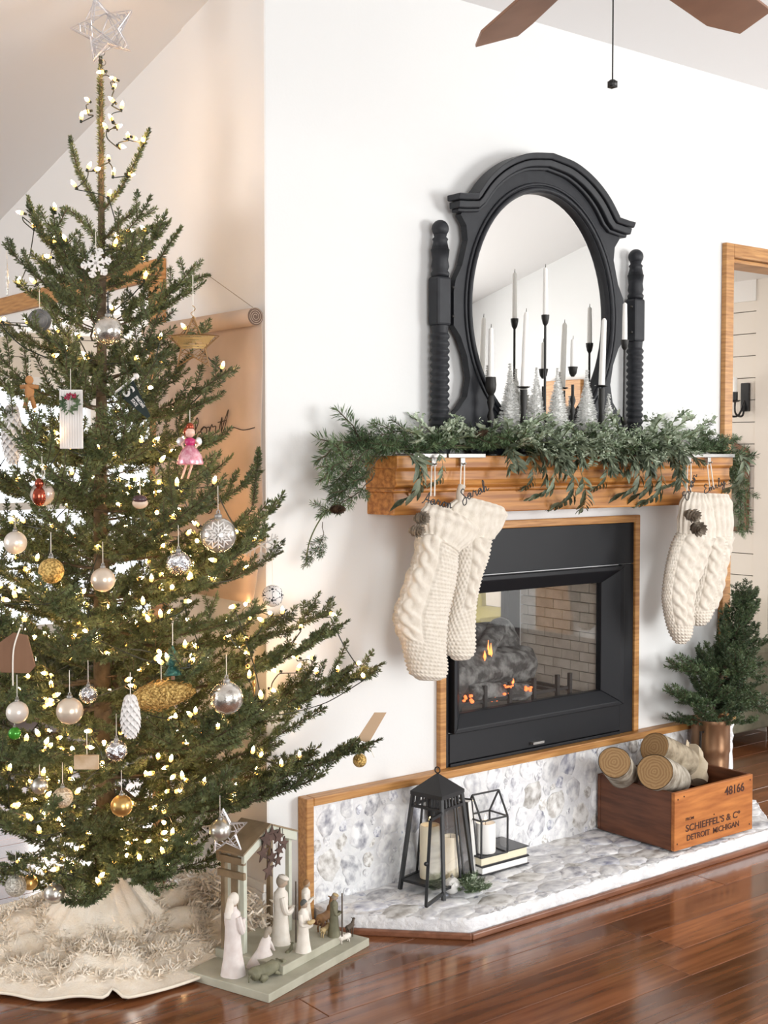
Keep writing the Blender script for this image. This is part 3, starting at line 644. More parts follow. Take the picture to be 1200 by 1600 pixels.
for i in range(100):
    x = .42 + 1.36 * i / 99 + R.uniform(-.02, .02); big = .55 < x < 1.72; put('frosted_sprig', R.choice(FS), x, R.uniform(-.165, -.11) if .74 < x < 1.55 else R.uniform(-.115, -.07), R.uniform(1.335, 1.385 if big else 1.36), R.uniform(0, 2 * PI), R.uniform(.0, .7), R.uniform(-.4, .4), R.uniform(.8, 1.3))
for i in range(46):
    put('frosted_sprig', R.choice(FS), R.uniform(.76, 1.54), R.uniform(-.20, -.16), R.uniform(1.315, 1.36), -PI / 2 + R.uniform(-1, 1), R.uniform(-.5, .5), R.uniform(-.4, .4), R.uniform(.7, 1.0))
for i in range(46):
    x = .76 + .78 * i / 45 + R.uniform(-.02, .02); put('leaf_sprig', ES[i % 2], x, R.uniform(-.19, -.15), R.uniform(1.325, 1.36), -PI / 2 + R.uniform(-1.2, 1.2), R.uniform(-.8, .2), R.uniform(-.6, .6), R.uniform(.5, .8))
for x, y, s_ in ((.40, 1.335, .75), (.355, 1.33, .95), (.47, 1.335, .5), (.83, 1.33, .55), (.985, 1.33, .85), (1.04, 1.33, .9), (1.28, 1.33, .95), (1.33, 1.33, 1.0), (1.40, 1.33, .85), (1.17, 1.33, .6), (1.50, 1.33, .6), (1.87, 1.33, .9), (.90, 1.33, .7)):
    put('leaf_sprig', ES[2 + R.randrange(2)], x, -.165, y, -PI / 2 + R.uniform(-.5, .5), -.75, R.uniform(-.3, .3), s_)
def spray_px(pts, yl, sc=1.0, me=None):          # a pine spray whose ends are named by photo points at depth yl
    a, b = (P(*pts[0], 'Y', yl), P(*pts[1], 'Y', yl + R.uniform(-.02, .01))); d = Vector(b) - Vector(a); L = d.length; me = me or R.choice(PS); ln = max(v.co.x for v in me.vertices)
    inst('pine_spray', me, ga, a, frame_rot(d) @ Matrix.Rotation(R.uniform(-.5, .5) + PI / 2 * R.choice((0, 1)), 3, 'X'), L / ln)
for a, b in (((610, 690), (493, 738)), ((600, 700), (500, 752)), ((600, 690), (530, 700)), ((590, 715), (512, 790)), ((575, 735), (505, 822)), ((560, 700), (497, 770)), ((500, 815), (476, 893)), ((640, 690), (545, 695)), ((660, 680), (560, 710)), ((1110, 690), (1166, 742)), ((1120, 695), (1172, 760)), ((1150, 740), (1168, 840)), ((1090, 690), (1165, 715)), ((1080, 682), (1135, 690)), ((560, 715), (528, 770)), ((1135, 720), (1160, 790))): spray_px((a, b), -.10)
obj('trailing_stem', MB().tube(smooth_path([P(x, y, 'Y', -.10) for x, y in ((600, 700), (560, 735), (520, 790), (500, 812), (484, 845), (478, 880))]), .002, 5), STEMG, ga)
obj('trailing_stem', MB().tube(smooth_path([P(x, y, 'Y', -.10) for x, y in ((1110, 690), (1150, 725), (1163, 770), (1168, 830))]), .002, 5), STEMG, ga)
CONE = mat('pine_cone', (.06, .035, .02), .8, col2=(.17, .11, .065), scale=40); CONEG = mat('grey_brown_cone', (.20, .165, .125), .85, col2=(.42, .36, .29), scale=50)
def cone_mesh(L, r, m_, rows=9, seed=0):
    v, f = [], []; rr = random.Random(seed)
    for i in range(rows):
        t = (i + .5) / rows; rad = r * math.sin(PI * (.12 + .8 * t)) ** .8 * (1.05 - .35 * t); k = 9
        for j in range(k):
            a = 2 * PI * (j + .5 * (i % 2)) / k + rr.uniform(-.1, .1); d = Vector((math.cos(a), math.sin(a), .35 + .8 * t)); leaf(v, f, (0, 0, L * t - L * .1), d, (0, 0, 1), rad * 1.05, rad * .55, -.25)
    c = MB().lathe([(r * .25, 0), (r * .45, L * .4), (.001, L * .95)], n=8); return mesh_parts('scales', [(v, f, m_), (c.v, c.f, m_)])
CM = [cone_mesh(.055, .022, CONE), cone_mesh(.045, .020, CONE, seed=2), cone_mesh(.036, .030, CONEG, rows=5, seed=4)]
for i, (x, y, lb) in enumerate(((518, 796, 'dark pine cone on the drooping left end of the garland'), (742, 684, 'brown pine cone among leaves near the left of the mantel'), (876, 690, 'reddish pine cone tucked in the middle of the garland'))):
    p = P(x, y, 'Y', -.15); o = inst('pine_cone', CM[i % 2], None, p, Matrix.Rotation(R.uniform(.8, 2), 3, 'X') @ Matrix.Rotation(R.uniform(0, 3), 3, 'Y'), 1.0); tag(o, lb, 'pine cone', 'pine cones in the garland')

# ================================================================== STOCKINGS
def stocking(pairs, ncuff, yl, seed, lab, cable=(.36,), thick=.030, loop_px=None, moss_from=.55, tabp=None):
    t = thing('knit_stocking', lab, 'stocking', P(*((np.array(pairs[0][0]) + np.array(pairs[0][1])) / 2), 'Y', yl), 'cream cable knit stockings on the mantel')
    Lp = [Vector(P(*a, 'Y', yl)) for a, b in pairs]; Rp = [Vector(P(*b, 'Y', yl)) for a, b in pairs]
    def body(i0, i1, name, cuff):
        k = 26 if cuff else 14; LL, RR = smooth_path(Lp[i0:i1], k), smooth_path(Rp[i0:i1], k); nu, nv = len(LL), 112; pts = []; s_ = 0.0
        for i in range(nu):
            a, b = LL[i], RR[i]; c = (a + b) / 2; e = (b - a) / 2; w_ = e.length; t_ = i / (nu - 1)
            if i: s_ += ((a + b) / 2 - (LL[i - 1] + RR[i - 1]) / 2).length
            th = min(thick, w_ * .62) * (.72 if cuff else 1) + (.010 if cuff else 0)
            if cuff: th = min(thick * .75, w_ * .6) + .006; e = e * 1.02
            if not cuff and t_ > .9: th *= math.sqrt(max(.02, 1 - ((t_ - .9) / .1) ** 2 * .75))
            for j in range(nv):
                an = 2 * PI * j / nv; u = (1 - math.cos(an)) / 2; front = math.sin(an); arc = an / PI if an <= PI else (2 * PI - an) / PI; d_ = 0.0; W = w_ * 2
                if cuff: d_ = .0062 * (abs(math.sin(arc * PI * 8.5)) - .5) + .0016 * math.sin(t_ * 2 * PI * 3)
                else:
                    x_ = arc; inc = False
                    for cc in cable:
                        q = (x_ - cc) / .17
                        if abs(q) < 1 and t_ < moss_from + .12:
                            inc = True; ph = s_ / .085 * 2 * PI
                            for o in (0, PI): d_ = max(d_, .0105 * max(0, 1 - ((q - .48 * math.sin(ph + o)) / .50) ** 2) * (.72 + .28 * math.cos(ph + o)))
                            d_ -= .003 * (abs(q) > .92)
                    if not inc:
                        row = int(s_ / .0115); d_ = .0062 * abs(math.sin(s_ / .0115 * PI)) * abs(math.sin((x_ * W * 1.5 / .0135 + .5 * (row % 2)) * PI))
                q = c - e * math.cos(an) + Vector((0, -1, 0)) * front * th; nrm = (Vector((0, -1, 0)) * front * 1.0 - e.normalized() * math.cos(an)); pts.append(q + nrm * d_)
        m = MB().grid(pts, nu, nv, cv=True); m.f += [tuple(range(nv)), tuple((nu - 1) * nv + k_ for k_ in range(nv))]
        obj(name, m, KNIT, t, smooth=True)
    body(0, ncuff, 'cuff', True); body(ncuff - 1, len(pairs), 'leg_and_foot', False)
    if tabp:
        pts = [Vector(P(x, y, 'Y', yl - .004)) for x, y in tabp]; obj('tab', MB().tube(smooth_path(pts), .011, 10), KNIT, t, smooth=True)
    if loop_px:
        (xa, ya), (xb, yb) = loop_px; obj('hanging_loop', MB().tube(smooth_path([P(xb - 3, yb, 'Y', yl), P(xa - 2.5, ya + 8, 'Y', -.165), P(xa, ya, 'Y', -.160), P(xa + 2.5, ya + 8, 'Y', -.165), P(xb + 3, yb, 'Y', yl)]), .0022, 6), CORD, t)
stocking([((722, 775), (783, 792)), ((700, 795), (790, 808)), ((712, 835), (770, 842)), ((712, 846), (766, 845)), ((714, 870), (761, 871)), ((712, 900), (752, 895)), ((708, 930), (745, 921)), ((702, 960), (741, 946)), ((697, 985), (739.5, 980)), ((696, 1005), (740, 1006)), ((700, 1020), (738, 1020)), ((712, 1032), (729, 1031))], 3, -.178, 2,
         'cream cable knit stocking partly behind the front one, flared cuff over the fireplace edge', (.55,), .024, ((723, 722), (722, 765)), .42, ((722, 758), (718, 775), (722, 800)))
stocking([((670, 785), (730, 812)), ((661, 802), (746, 832)), ((664, 832), (714, 863)), ((655, 838), (712, 866)), ((650, 870), (712, 886)), ((639, 897), (709, 911)), ((629, 928), (704, 935)), ((618, 957), (698, 963)), ((620, 981), (695, 992)), ((630, 1006), (694, 1019)), ((637, 1034), (696, 1040)), ((643, 1052), (693, 1056)), ((657, 1063), (682, 1063))], 3, -.205, 1,
         'cream cable knit stocking at the far left of the mantel with moss stitch foot', (.26,), .032, ((677, 722), (676, 775)), .55)
stocking([((1092, 770), (1134, 772)), ((1093, 792), (1142, 790)), ((1098, 838), (1143, 838)), ((1097, 850), (1140, 850)), ((1097, 866), (1137, 866)), ((1094, 890), (1131, 890)), ((1088, 915), (1127, 915)), ((1082, 940), (1121, 937)), ((1080, 957), (1112, 955)), ((1083, 970), (1104, 970)), ((1087, 978), (1097, 978))], 3, -.180, 4,
         'cream cable knit stocking at the right end of the mantel, behind its neighbour', (.4, .8), .024, ((1108, 720), (1112, 762)), .6)
stocking([((1074, 768), (1096, 772)), ((1064, 790), (1112, 800)), ((1060, 832), (1116, 842)), ((1058, 836), (1112, 846)), ((1051, 852), (1106, 862)), ((1044, 880), (1098, 885)), ((1040, 905), (1088, 910)), ((1037.5, 933), (1081, 935)), ((1041, 959), (1079, 962)), ((1047, 982), (1078, 984)), ((1054, 998), (1074, 998)), ((1059, 1006), (1068, 1006))], 3, -.205, 3,
         'cream cable knit stocking right of the fireplace with grey-brown cones hanging on its cuff', (.40, .72), .028, ((1077, 720), (1076, 768)), .62)
def holder(x0, x1, tabs, y, lb):
    a, b = P(x0, y, 'Y', -.158), P(x1, y, 'Y', -.158); h = thing('stocking_holder', lb, 'stocking holder', (a[0], -.158, TZ), 'silver stocking holders on the mantel edge')
    obj('bar', MB().box(a[0], -.160, TZ + .001, b[0], -.075, TZ + .005).box(a[0], -.164, TZ - .006, b[0], -.158, TZ + .006), SILVER, h, .001)
    for t in tabs:
        q = P(t, y, 'Y', -.164)[0]; obj('hook', MB().box(q - .009, -.166, TZ - .030, q + .009, -.161, TZ - .006).cyl((q, -.164, TZ - .026), (q, -.178, TZ - .022), .003, .003, 6), SILVER, h, .001)
holder(644, 696, (678,), 712, 'silver stocking holder over the far left stocking'); holder(699, 757, (723,), 712, 'silver stocking holder over the second stocking from the left'); holder(1064, 1146, (1077, 1108), 710, 'wide silver stocking holder carrying two stockings at the right end')
# hand-lettered wire name tags
GL = {'A': ([(-.35, .0), (0, .25), (.5, 1.3), (.85, 2.1), (.82, 1.2), (.85, 0.1), (.8, .75), (.35, .7), (1.2, .6), (1.25, .35)], 1.25), 'S': ([(1.0, 1.85), (.65, 2.15), (.25, 1.75), (.55, 1.15), (.95, .35), (.7, -.55), (.2, -.55), (.15, .1), (.7, .55), (1.2, .35)], 1.2),
      'E': ([(.95, 1.75), (.6, 2.1), (.25, 1.65), (.65, 1.15), (.2, .75), (.2, .1), (.7, .0), (1.15, .35)], 1.15), 'a': ([(0, .3), (.75, .85), (.45, 1), (.12, .6), (.2, .08), (.55, .15), (.8, .85), (.8, .2), (1.1, .25)], 1.1), 'r': ([(0, .25), (.25, 1.0), (.35, 1.15), (.42, .85), (.75, .9), (.7, .3), (.85, .05), (1.1, .25)], 1.1),
      'o': ([(0, .3), (.5, 1), (.12, .6), (.3, .03), (.75, .2), (.75, .8), (.45, 1), (.7, .8), (1.1, .85)], 1.05), 'n': ([(0, .3), (.15, .95), (.18, .05), (.4, .85), (.65, .85), (.7, .1), (1.05, .25)], 1.05), 'h': ([(0, .3), (.45, 1.6), (.3, 2.15), (.15, 1.6), (.15, .02), (.4, .85), (.65, .8), (.7, .1), (1.2, .35)], 1.1),
      'v': ([(0, .3), (.15, .95), (.4, .05), (.75, .95), (1.05, .85)], 1.05), 'i': ([(0, .3), (.3, 1), (.35, .1), (.7, .3)], .7), 'm': ([(0, .3), (.12, .95), (.15, .05), (.35, .9), (.5, .8), (.52, .05), (.72, .9), (.9, .8), (.95, .1), (1.25, .25)], 1.25), 'l': ([(0, .3), (.5, 1.7), (.35, 2.15), (.2, 1.6), (.25, .15), (.65, .25)], .65),
      'y': ([(0, .3), (.15, .95), (.3, .15), (.7, .95), (.7, .2), (.5, -.8), (.15, -.7), (.5, -.05), (1.0, .35)], .95), 'c': ([(0, .3), (.7, .85), (.4, 1), (.1, .5), (.4, .02), (.85, .25)], .85), 'f': ([(0, .2), (.5, 1.5), (.4, 2.2), (.2, 1.6), (.2, .2), (.1, -1.0), (.0, -.8), (.5, .3), (.7, .35)], .7), 't': ([(0, .3), (.35, 1.9), (.25, .3), (.5, .05), (.75, .2)], .7), 'j': ([(0, .3), (.5, 1), (.45, 0), (.25, -.9), (0, -.7), (.8, .3)], .8)}
def script(m, word, o, ux, uy, s, r):
    o, ux, uy = Vector(o), Vector(ux), Vector(uy); x = 0; pts = []
    for ch in word:
        g, wd_ = GL[ch]; pts += [o + ux * (x + a) * s + uy * b * s for a, b in g]; x += wd_
    m.tube(smooth_path(pts, 4), r, 5)
    if 't' in word:
        xx = sum(GL[c][1] for c in word[:word.index('t')]); m.tube([o + ux * (xx - .1) * s + uy * 1.35 * s, o + ux * (xx + .8) * s + uy * 1.5 * s], r, 5)
    return x * s
def name_tag(word, p0, p1, hpx, yl, lb):
    a, b = Vector(P(*p0, 'Y', yl)), Vector(P(*p1, 'Y', yl)); u = (b - a).normalized(); up = Vector((-u.z, 0, u.x)); wdt = sum(GL[c][1] for c in word); s = (b - a).length / wdt
    m = MB(); script(m, word, a, u, up * (hpx / (s * F / 3.9)), s, .0016); tag(obj('name_tag', m, BLACKM, smooth=True), lb, 'name tag', 'black script name tags on the stockings')
name_tag('Aaron', (662, 786), (706, 795), 7.8, -.268, 'black wire script name tag sloping down on the far left stocking')
name_tag('Sarah', (722, 785), (764, 766), 8.5, -.245, 'black wire script name tag rising on the second stocking from the left')
name_tag('Evan', (1074, 784), (1090, 742), 9, -.262, 'black script name tag standing steep on the cone-trimmed stocking')
name_tag('Emily', (1100, 772), (1134, 757), 7.5, -.240, 'black script name tag on the rightmost stocking')
for i, (x, y, yl, sc_, lb) in enumerate(((648, 811, -.225, 1.1, 'upper grey-brown cone hanging at the left edge of the left stockings'), (640, 829, -.235, 1.05, 'lower grey-brown cone hanging at the left edge of the left stockings'), (1070, 802, -.250, 1.35, 'upper grey-brown cone on the right pair of stockings'), (1082, 823, -.256, 1.4, 'lower grey-brown cone on the right pair of stockings'))):
    o = inst('pine_cone', CM[2], None, P(x, y, 'Y', yl), Matrix.Rotation(PI / 2 + R.uniform(-.3, .3), 3, 'X') @ Matrix.Rotation(R.uniform(-.5, .5), 3, 'Y'), sc_); tag(o, lb, 'pine cone', 'cones tied to the stockings')

# ================================================================== THINGS ON THE HEARTH
HZ = .0605
# lantern
a_, b_ = Vector((-.13, .155, 0)), Vector((.155, .13, 0)); a_ = a_.normalized() * .150; b_ = b_.normalized() * .150
Fp = Vector(P(693, 1407, 'Z', HZ)); Lp_ = Vector(P(632, 1391, 'Z', HZ)); a_ = (Lp_ - Fp); a_ = a_.normalized() * .155; b_ = Vector((-a_.y, a_.x, 0)); b_ = b_ if b_.x > 0 else -b_
LC = Fp + (a_ + b_) / 2
lt = thing('lantern', 'tall black metal lantern with open glass door and peaked roof on the hearth', 'lantern', LC)
cor = lambda s, z: [LC + Vector((0, 0, z)) + (a_ * i + b_ * j) * s / 2 for i, j in ((-1, -1), (1, -1), (1, 1), (-1, 1))]
LH = P(683, 1253, 'Y', Fp.y)[2] - HZ; tp = .64
lb0, lt0 = cor(1, .0), cor(tp, LH)
for p, q in zip(lb0, lt0): obj('leg', MB().bar(p, q, .010, .010), BLACKM, lt)
at = lambda t: [p.lerp(q, t) for p, q in zip(lb0, lt0)]
for t, nm in ((.10, 'base_rail'), (.86, 'upper_rail'), (.975, 'top_rail')):
    c = at(t); m = MB()
    for i in range(4): m.bar(c[i], c[(i + 1) % 4], .008, .008)
    obj(nm, m, BLACKM, lt)
c = at(.10); obj('floor_plate', MB().add([p + Vector((0, 0, d)) for d in (-.003, .002) for p in c], [(0, 1, 2, 3), (4, 5, 6, 7), (0, 1, 5, 4), (1, 2, 6, 5), (2, 3, 7, 6), (3, 0, 4, 7)]), BLACKM, lt)
m = MB(); c0, c1 = at(.10), at(.86)
for i in (1, 2, 3):                                    # bars and panes of the three closed sides
    j = (i + 1) % 4
    for t in (.30, .42) if i != 1 else (.5,): m.bar(c0[i].lerp(c0[j], t), c1[i].lerp(c1[j], t), .005, .005)
    obj('glass_pane', MB().add([c0[i], c0[j], c1[j], c1[i]], [(0, 1, 2, 3)]), GLASS, lt, fix=False)
obj('glazing_bar', m, BLACKM, lt)
m = MB(); cu = at(.86); ct = at(.975)
for i in range(4):
    for t in (.2, .35, .5, .65, .8): m.bar(cu[i].lerp(cu[(i + 1) % 4], t), ct[i].lerp(ct[(i + 1) % 4], t), .004, .004)
obj('vent_bar', m, BLACKM, lt)
e = cor(tp * 1.14, LH + .002); ap = LC + Vector((0, 0, LH + .052)); e2 = [p - Vector((0, 0, .010)) for p in e]
obj('roof', MB().add(e + e2 + [ap], [(0, 1, 8), (1, 2, 8), (2, 3, 8), (3, 0, 8), (0, 4, 5, 1), (1, 5, 6, 2), (2, 6, 7, 3), (3, 7, 4, 0), (4, 7, 6, 5)]), BLACKM, lt)
obj('ring', MB().tube([ap + Vector((0, 0, .008)) + (a_.normalized() * math.cos(t) + Vector((0, 0, 1)) * math.sin(t)) * .009 for t in np.linspace(0, 2 * PI, 14)], .002, 6, False), BLACKM, lt)
# the door swings on the front leg
h0, h1 = at(.07)[0], at(.84)[0]; dd = Vector(P(669, 1417, 'Z', HZ + .014)) - at(.05)[0]; dd.z = 0; dd = dd.normalized() * .118
dr_ = obj('door', MB().bar(h0 + dd, h1 + dd * .66, .008, .008).bar(h0, h0 + dd, .008, .008).bar(h1, h1 + dd * .66, .008, .008).bar(h0, h1, .006, .006), BLACKM, lt)
obj('glass_pane', MB().add([h0, h0 + dd, h1 + dd * .66, h1], [(0, 1, 2, 3)]), glass_mat('ribbed_lantern_glass', (.93, .96, .95), .12, .08), dr_, fix=False)
obj('door_knob', MB().ell(h0.lerp(h1, .5) + dd * .86 - b_.normalized() * .008, .006), BLACKM, dr_)
def pillar(c, r, h, m, lb, warm=True):
    k = thing('pillar_candle', lb, 'candle', c); x, y, z = c
    obj('wax', MB().lathe([(r * .97, 0), (r, .004), (r, h - .004), (r * .94, h), (r * .7, h - .002), (r * .5, h - .008), (.0005, h - .009)], c, 24), m, k, smooth='auto')
    obj('wick', MB().cyl((x, y, z + h - .010), (x, y, z + h + .006), .0012, .0009, 6), WICK, k)
    if warm: obj('flame', MB().lathe([(.0005, 0), (.004, .006), (.003, .013), (.0003, .022)], (x, y, z + h + .002), 10), CFLAME, k, smooth=True)
WAXW = mat('ivory_candle_wax', (.86, .78, .60), .45)
zf = lerp_ = at(.10)[0].z + .003
pillar((LC.x - .018, LC.y + .012, zf), .030, .155, WAXW, 'ivory pillar candle standing inside the black lantern'); 
pillar((LC.x + .034, LC.y - .020, zf), .024, .120, IVORY, 'shorter yellow ivory pillar candle by the right leg inside the lantern', False)
# books
PAGES = mat('book_pages', (.80, .72, .52), .8, col2=(.86, .79, .62), scale=60, stretch=(1, 1, 30)); PAGESW = mat('white_book_pages', (.86, .85, .82), .8); COVER = mat('black_book_cover', (.02, .02, .024), .3)
def book(lb, x0, y0, x1, y1, z0, th, pm, nm='book'):
    t = thing(nm, lb, 'book', ((x0 + x1) / 2, (y0 + y1) / 2, z0))
    obj('page_block', MB().box(x0 + .004, y0 + .005, z0 + .003, x1 - .004, y1 - .004, z0 + th - .003), pm, t)
    obj('cover', MB().box(x0, y0, z0, x1, y1, z0 + .003).box(x0, y0, z0 + th - .003, x1, y1, z0 + th).box(x0, y1 - .003, z0, x1, y1, z0 + th), COVER, t)
bx0, bx1, by0, by1 = .650, .850, -.165, -.045
book('black book with white pages lying at the bottom of the hearth stack', bx0 + .004, by0, bx1, by1, HZ, .026, PAGESW); book('black book with cream pages lying under the glass house', bx0, by0, bx1 - .003, by1, HZ + .0265, .030, PAGES)
t = thing('book', 'upright black book leaning behind the lantern, white page edge showing', 'book', (.61, -.10, HZ))
o_, ux_, hh = Vector(P(736, 1366, 'Z', HZ)), Vector((-.90, -.05, 0)), .245
ux_ = Vector((-.50, .866, 0)); tw = Vector((.866, .50, 0)) * .046; o_ = o_ + Vector((.012, -.012, 0))
Q = lambda u, w, z: o_ + ux_ * u + tw * w + Vector((-.12 * z, .0, z))
qb = lambda u0, u1, w0, w1, z0, z1: ([Q(u, w_, z) for u in (u0, u1) for w_ in (w0, w1) for z in (z0, z1)], [(0, 1, 3, 2), (4, 6, 7, 5), (0, 4, 5, 1), (2, 3, 7, 6), (0, 2, 6, 4), (1, 5, 7, 3)])
obj('page_block', MB().add(*qb(.003, .125, -.42, .42, .004, .225)), PAGESW, t); obj('cover', MB().add(*qb(0, .13, -.50, -.42, 0, .23)).add(*qb(0, .13, .42, .50, 0, .23)).add(*qb(.126, .13, -.5, .5, 0, .23)), COVER, t)
# glass house
zb = HZ + .0575; tt = thing('glass_terrarium', 'small black-framed glass house over a candle on the stacked books', 'terrarium', (.74, -.11, zb))
fr, lf, rt = Vector(P(752, 1341, 'Z', zb)), None, Vector(P(793, 1331, 'Z', zb)); wv = (rt - fr); wv = wv.normalized() * wv.length; dv = Vector((-wv.y, wv.x, 0)).normalized(); dv = dv if dv.x < 0 or dv.y > 0 else -dv
lp2 = Vector(P(724, 1331, 'Z', zb)); dv = (lp2 - fr); hw = P(752, 1284, 'Y', fr.y)[2] - zb
B = [fr, rt, rt + dv, fr + dv]; T = [p + Vector((0, 0, hw)) for p in B]; rg = [(T[0] + T[3]) / 2 + Vector((0, 0, .072)), (T[1] + T[2]) / 2 + Vector((0, 0, .072))]
m = MB()
for p, q in [(B[i], B[(i + 1) % 4]) for i in range(4)] + [(T[i], T[(i + 1) % 4]) for i in range(4)] + list(zip(B, T)) + [(T[0], rg[0]), (T[3], rg[0]), (T[1], rg[1]), (T[2], rg[1]), (rg[0], rg[1])]: m.bar(p, q, .0045, .0045)
obj('wire_frame', m, BLACKM, tt)
for fc in ((B[0], B[1], T[1], T[0]), (B[1], B[2], T[2], T[1]), (B[2], B[3], T[3], T[2]), (B[3], B[0], T[0], T[3]), (T[0], T[1], rg[1], rg[0]), (T[2], T[3], rg[0], rg[1])): obj('glass_pane', MB().add(fc, [(0, 1, 2, 3)]), GLASS, tt, fix=False)
cc = sum(B, Vector()) / 4; pillar((cc.x, cc.y, zb + .001), .031, .090, WAX, 'white pillar candle glowing inside the glass house')
# ball and pick
SHINYW = mat('pearl_white_ball', (.80, .79, .76), .22, coat=.4)
def bauble(name, lb, c, r, m, grp=None, capm=None, string=None, extra=None):
    t = thing(name, lb, 'ornament', c, grp); o = obj('ball', MB().ell(c, r, n=24, m=16), m, t, smooth=True); x, y, z = c
    obj('cap', MB().lathe([(r * .22, 0), (r * .22, r * .16), (r * .12, r * .24), (.0005, r * .26)], (x, y, z + r * .96), 12).tube([(x + r * .10 * math.cos(a), y, z + r * 1.28 + r * .12 * math.sin(a)) for a in np.linspace(0, 2 * PI, 10)], r * .03 + .0004, 5, False), capm or SILVER, t, smooth=True)
    if string: obj('string', MB().tube([(x, y, z + r * 1.36), (x + .001, y + .002, z + r * 1.36 + string)], .0007, 4), CORD, t)
    return t
bp = P(706, 1377, 'Y', Fp.y + .025); bauble('glass_bauble', 'pearl white bauble lying between lantern and green sprig on the hearth', (bp[0], bp[1], HZ + .0255), .0245, SHINYW)
gp = thing('greenery_pick', 'small frosted evergreen sprig on the hearth before the books', 'greenery', (*P(738, 1398, 'Z', HZ)[:2], HZ)); gl_ = gp.location
for i in range(26):
    d = Vector((R.uniform(-1, 1.1), R.uniform(-.8, .6), R.uniform(.05, .7))); inst('sprig', FS[i % 4], gp, gl_ + Vector((R.uniform(-.015, .02), R.uniform(-.015, .015), .012)), frame_rot(d), R.uniform(.32, .48))
for i in range(22):
    d = Vector((R.uniform(-1, 1.1), R.uniform(-.8, .6), R.uniform(.05, .7))); inst('pine_tuft', PS[0], gp, gl_ + Vector((R.uniform(-.015, .02), R.uniform(-.015, .015), .012)), frame_rot(d), R.uniform(.22, .36))
# crate
CRI = mat('crate_dark_wood', (.085, .026, .010), .5, col2=(.17, .058, .024), scale=7, stretch=(4, 1, 9), detail=6); CRF = mat('crate_orange_wood', (.32, .090, .016), .5, col2=(.58, .215, .050), scale=6, stretch=(1.2, 5, 9), detail=6, contrast=(.3, .7))
cx0, cx1, cy0, cy1, ch, cz = 1.288, 1.695, -.372, -.045, .187, HZ + .002
cr = thing('wooden_crate', 'open stained wooden crate with stamped lettering holding birch logs on the hearth', 'crate', ((cx0 + cx1) / 2, (cy0 + cy1) / 2, cz))
obj('front_panel', MB().box(cx0, cy0, cz, cx1, cy0 + .014, cz + ch), CRF, cr, .002); obj('back_panel', MB().box(cx0, cy1 - .014, cz, cx1, cy1, cz + ch), CRI, cr, .002)
obj('side_panel', MB().box(cx0, cy0 + .0145, cz, cx0 + .012, cy1 - .0145, cz + ch), CRI, cr, .002); obj('side_panel', MB().box(cx1 - .012, cy0 + .0145, cz, cx1, cy1 - .0145, cz + ch), CRI, cr, .002); obj('bottom_panel', MB().box(cx0 + .013, cy0 + .0145, cz + .002, cx1 - .013, cy1 - .0145, cz + .012), CRI, cr)
INK = mat('stamp_ink', (.06, .018, .010), .7)
def letters(txt, size, m, parent, rot, loc, name='stamped_lettering', sx=1.0, ext=.0004, align='LEFT', bold=.018):
    cu = bpy.data.curves.new(name, 'FONT'); cu.body = txt; cu.size = size; cu.extrude = ext; cu.offset = size * bold; cu.align_x = align; tmp = bpy.data.objects.new('t', cu); COL.objects.link(tmp)
    dg = bpy.context.evaluated_depsgraph_get(); me = bpy.data.meshes.new_from_object(tmp.evaluated_get(dg)); bpy.data.objects.remove(tmp); me.materials.clear(); me.materials.append(m)
    o = inst(name, me, parent, loc, rot, (sx, 1, 1)); return o
RXp = Matrix.Rotation(PI / 2, 3, 'X'); fy = cy0 - .0006
letters('48166', .040, INK, cr, RXp, (cx0 + .255, fy, cz + ch - .048), sx=1.05); letters("SCHIEFFEL\u2019S & C\u00ba", .031, INK, cr, RXp, (cx0 + .055, fy, cz + .054), sx=1.22); letters('DETROIT  MICHIGAN', .026, INK, cr, RXp, (cx0 + .060, fy, cz + .024), sx=1.10); letters('FROM', .013, INK, cr, RXp, (cx0 + .055, fy, cz + .090), sx=1.2)
nm = MB()
for x, z in ((.016, .165), (.046, .170), (.014, .022), (.200, .086), (.39, .02), (.392, .17)): nm.cyl((cx0 + x, cy0 - .001, cz + z), (cx0 + x, cy0 + .003, cz + z), .0028, .0028, 8)
obj('nails', nm, INK, cr)['kind'] = 'stuff'
# birch logs
BIRCH = mat('birch_bark', (.20, .165, .12), .85, col2=(.50, .45, .37), scale=26, stretch=(1, 1, 1), bump=.3, bscale=60); 
def endgrain():
    m = bpy.data.materials.new('log_end_grain'); m.use_nodes = True; nt = m.node_tree; b = nt.nodes['Principled BSDF']; N = lambda t: nt.nodes.new(t)
    tc = N('ShaderNodeTexCoord'); wv_ = N('ShaderNodeTexWave'); wv_.wave_type = 'RINGS'; wv_.rings_direction = 'X'; wv_.inputs['Scale'].default_value = 34; wv_.inputs['Distortion'].default_value = 5; wv_.inputs['Detail'].default_value = 3; wv_.inputs['Detail Scale'].default_value = 1.5
    r = N('ShaderNodeValToRGB'); r.color_ramp.elements[0].color = (.30, .175, .075, 1); r.color_ramp.elements[1].color = (.42, .265, .125, 1)
    nt.links.new(tc.outputs['Object'], wv_.inputs[0]); nt.links.new(wv_.outputs['Fac'], r.inputs[0]); nt.links.new(r.outputs[0], b.inputs['Base Color']); b.inputs['Roughness'].default_value = .85; return m
ENDG = endgrain()
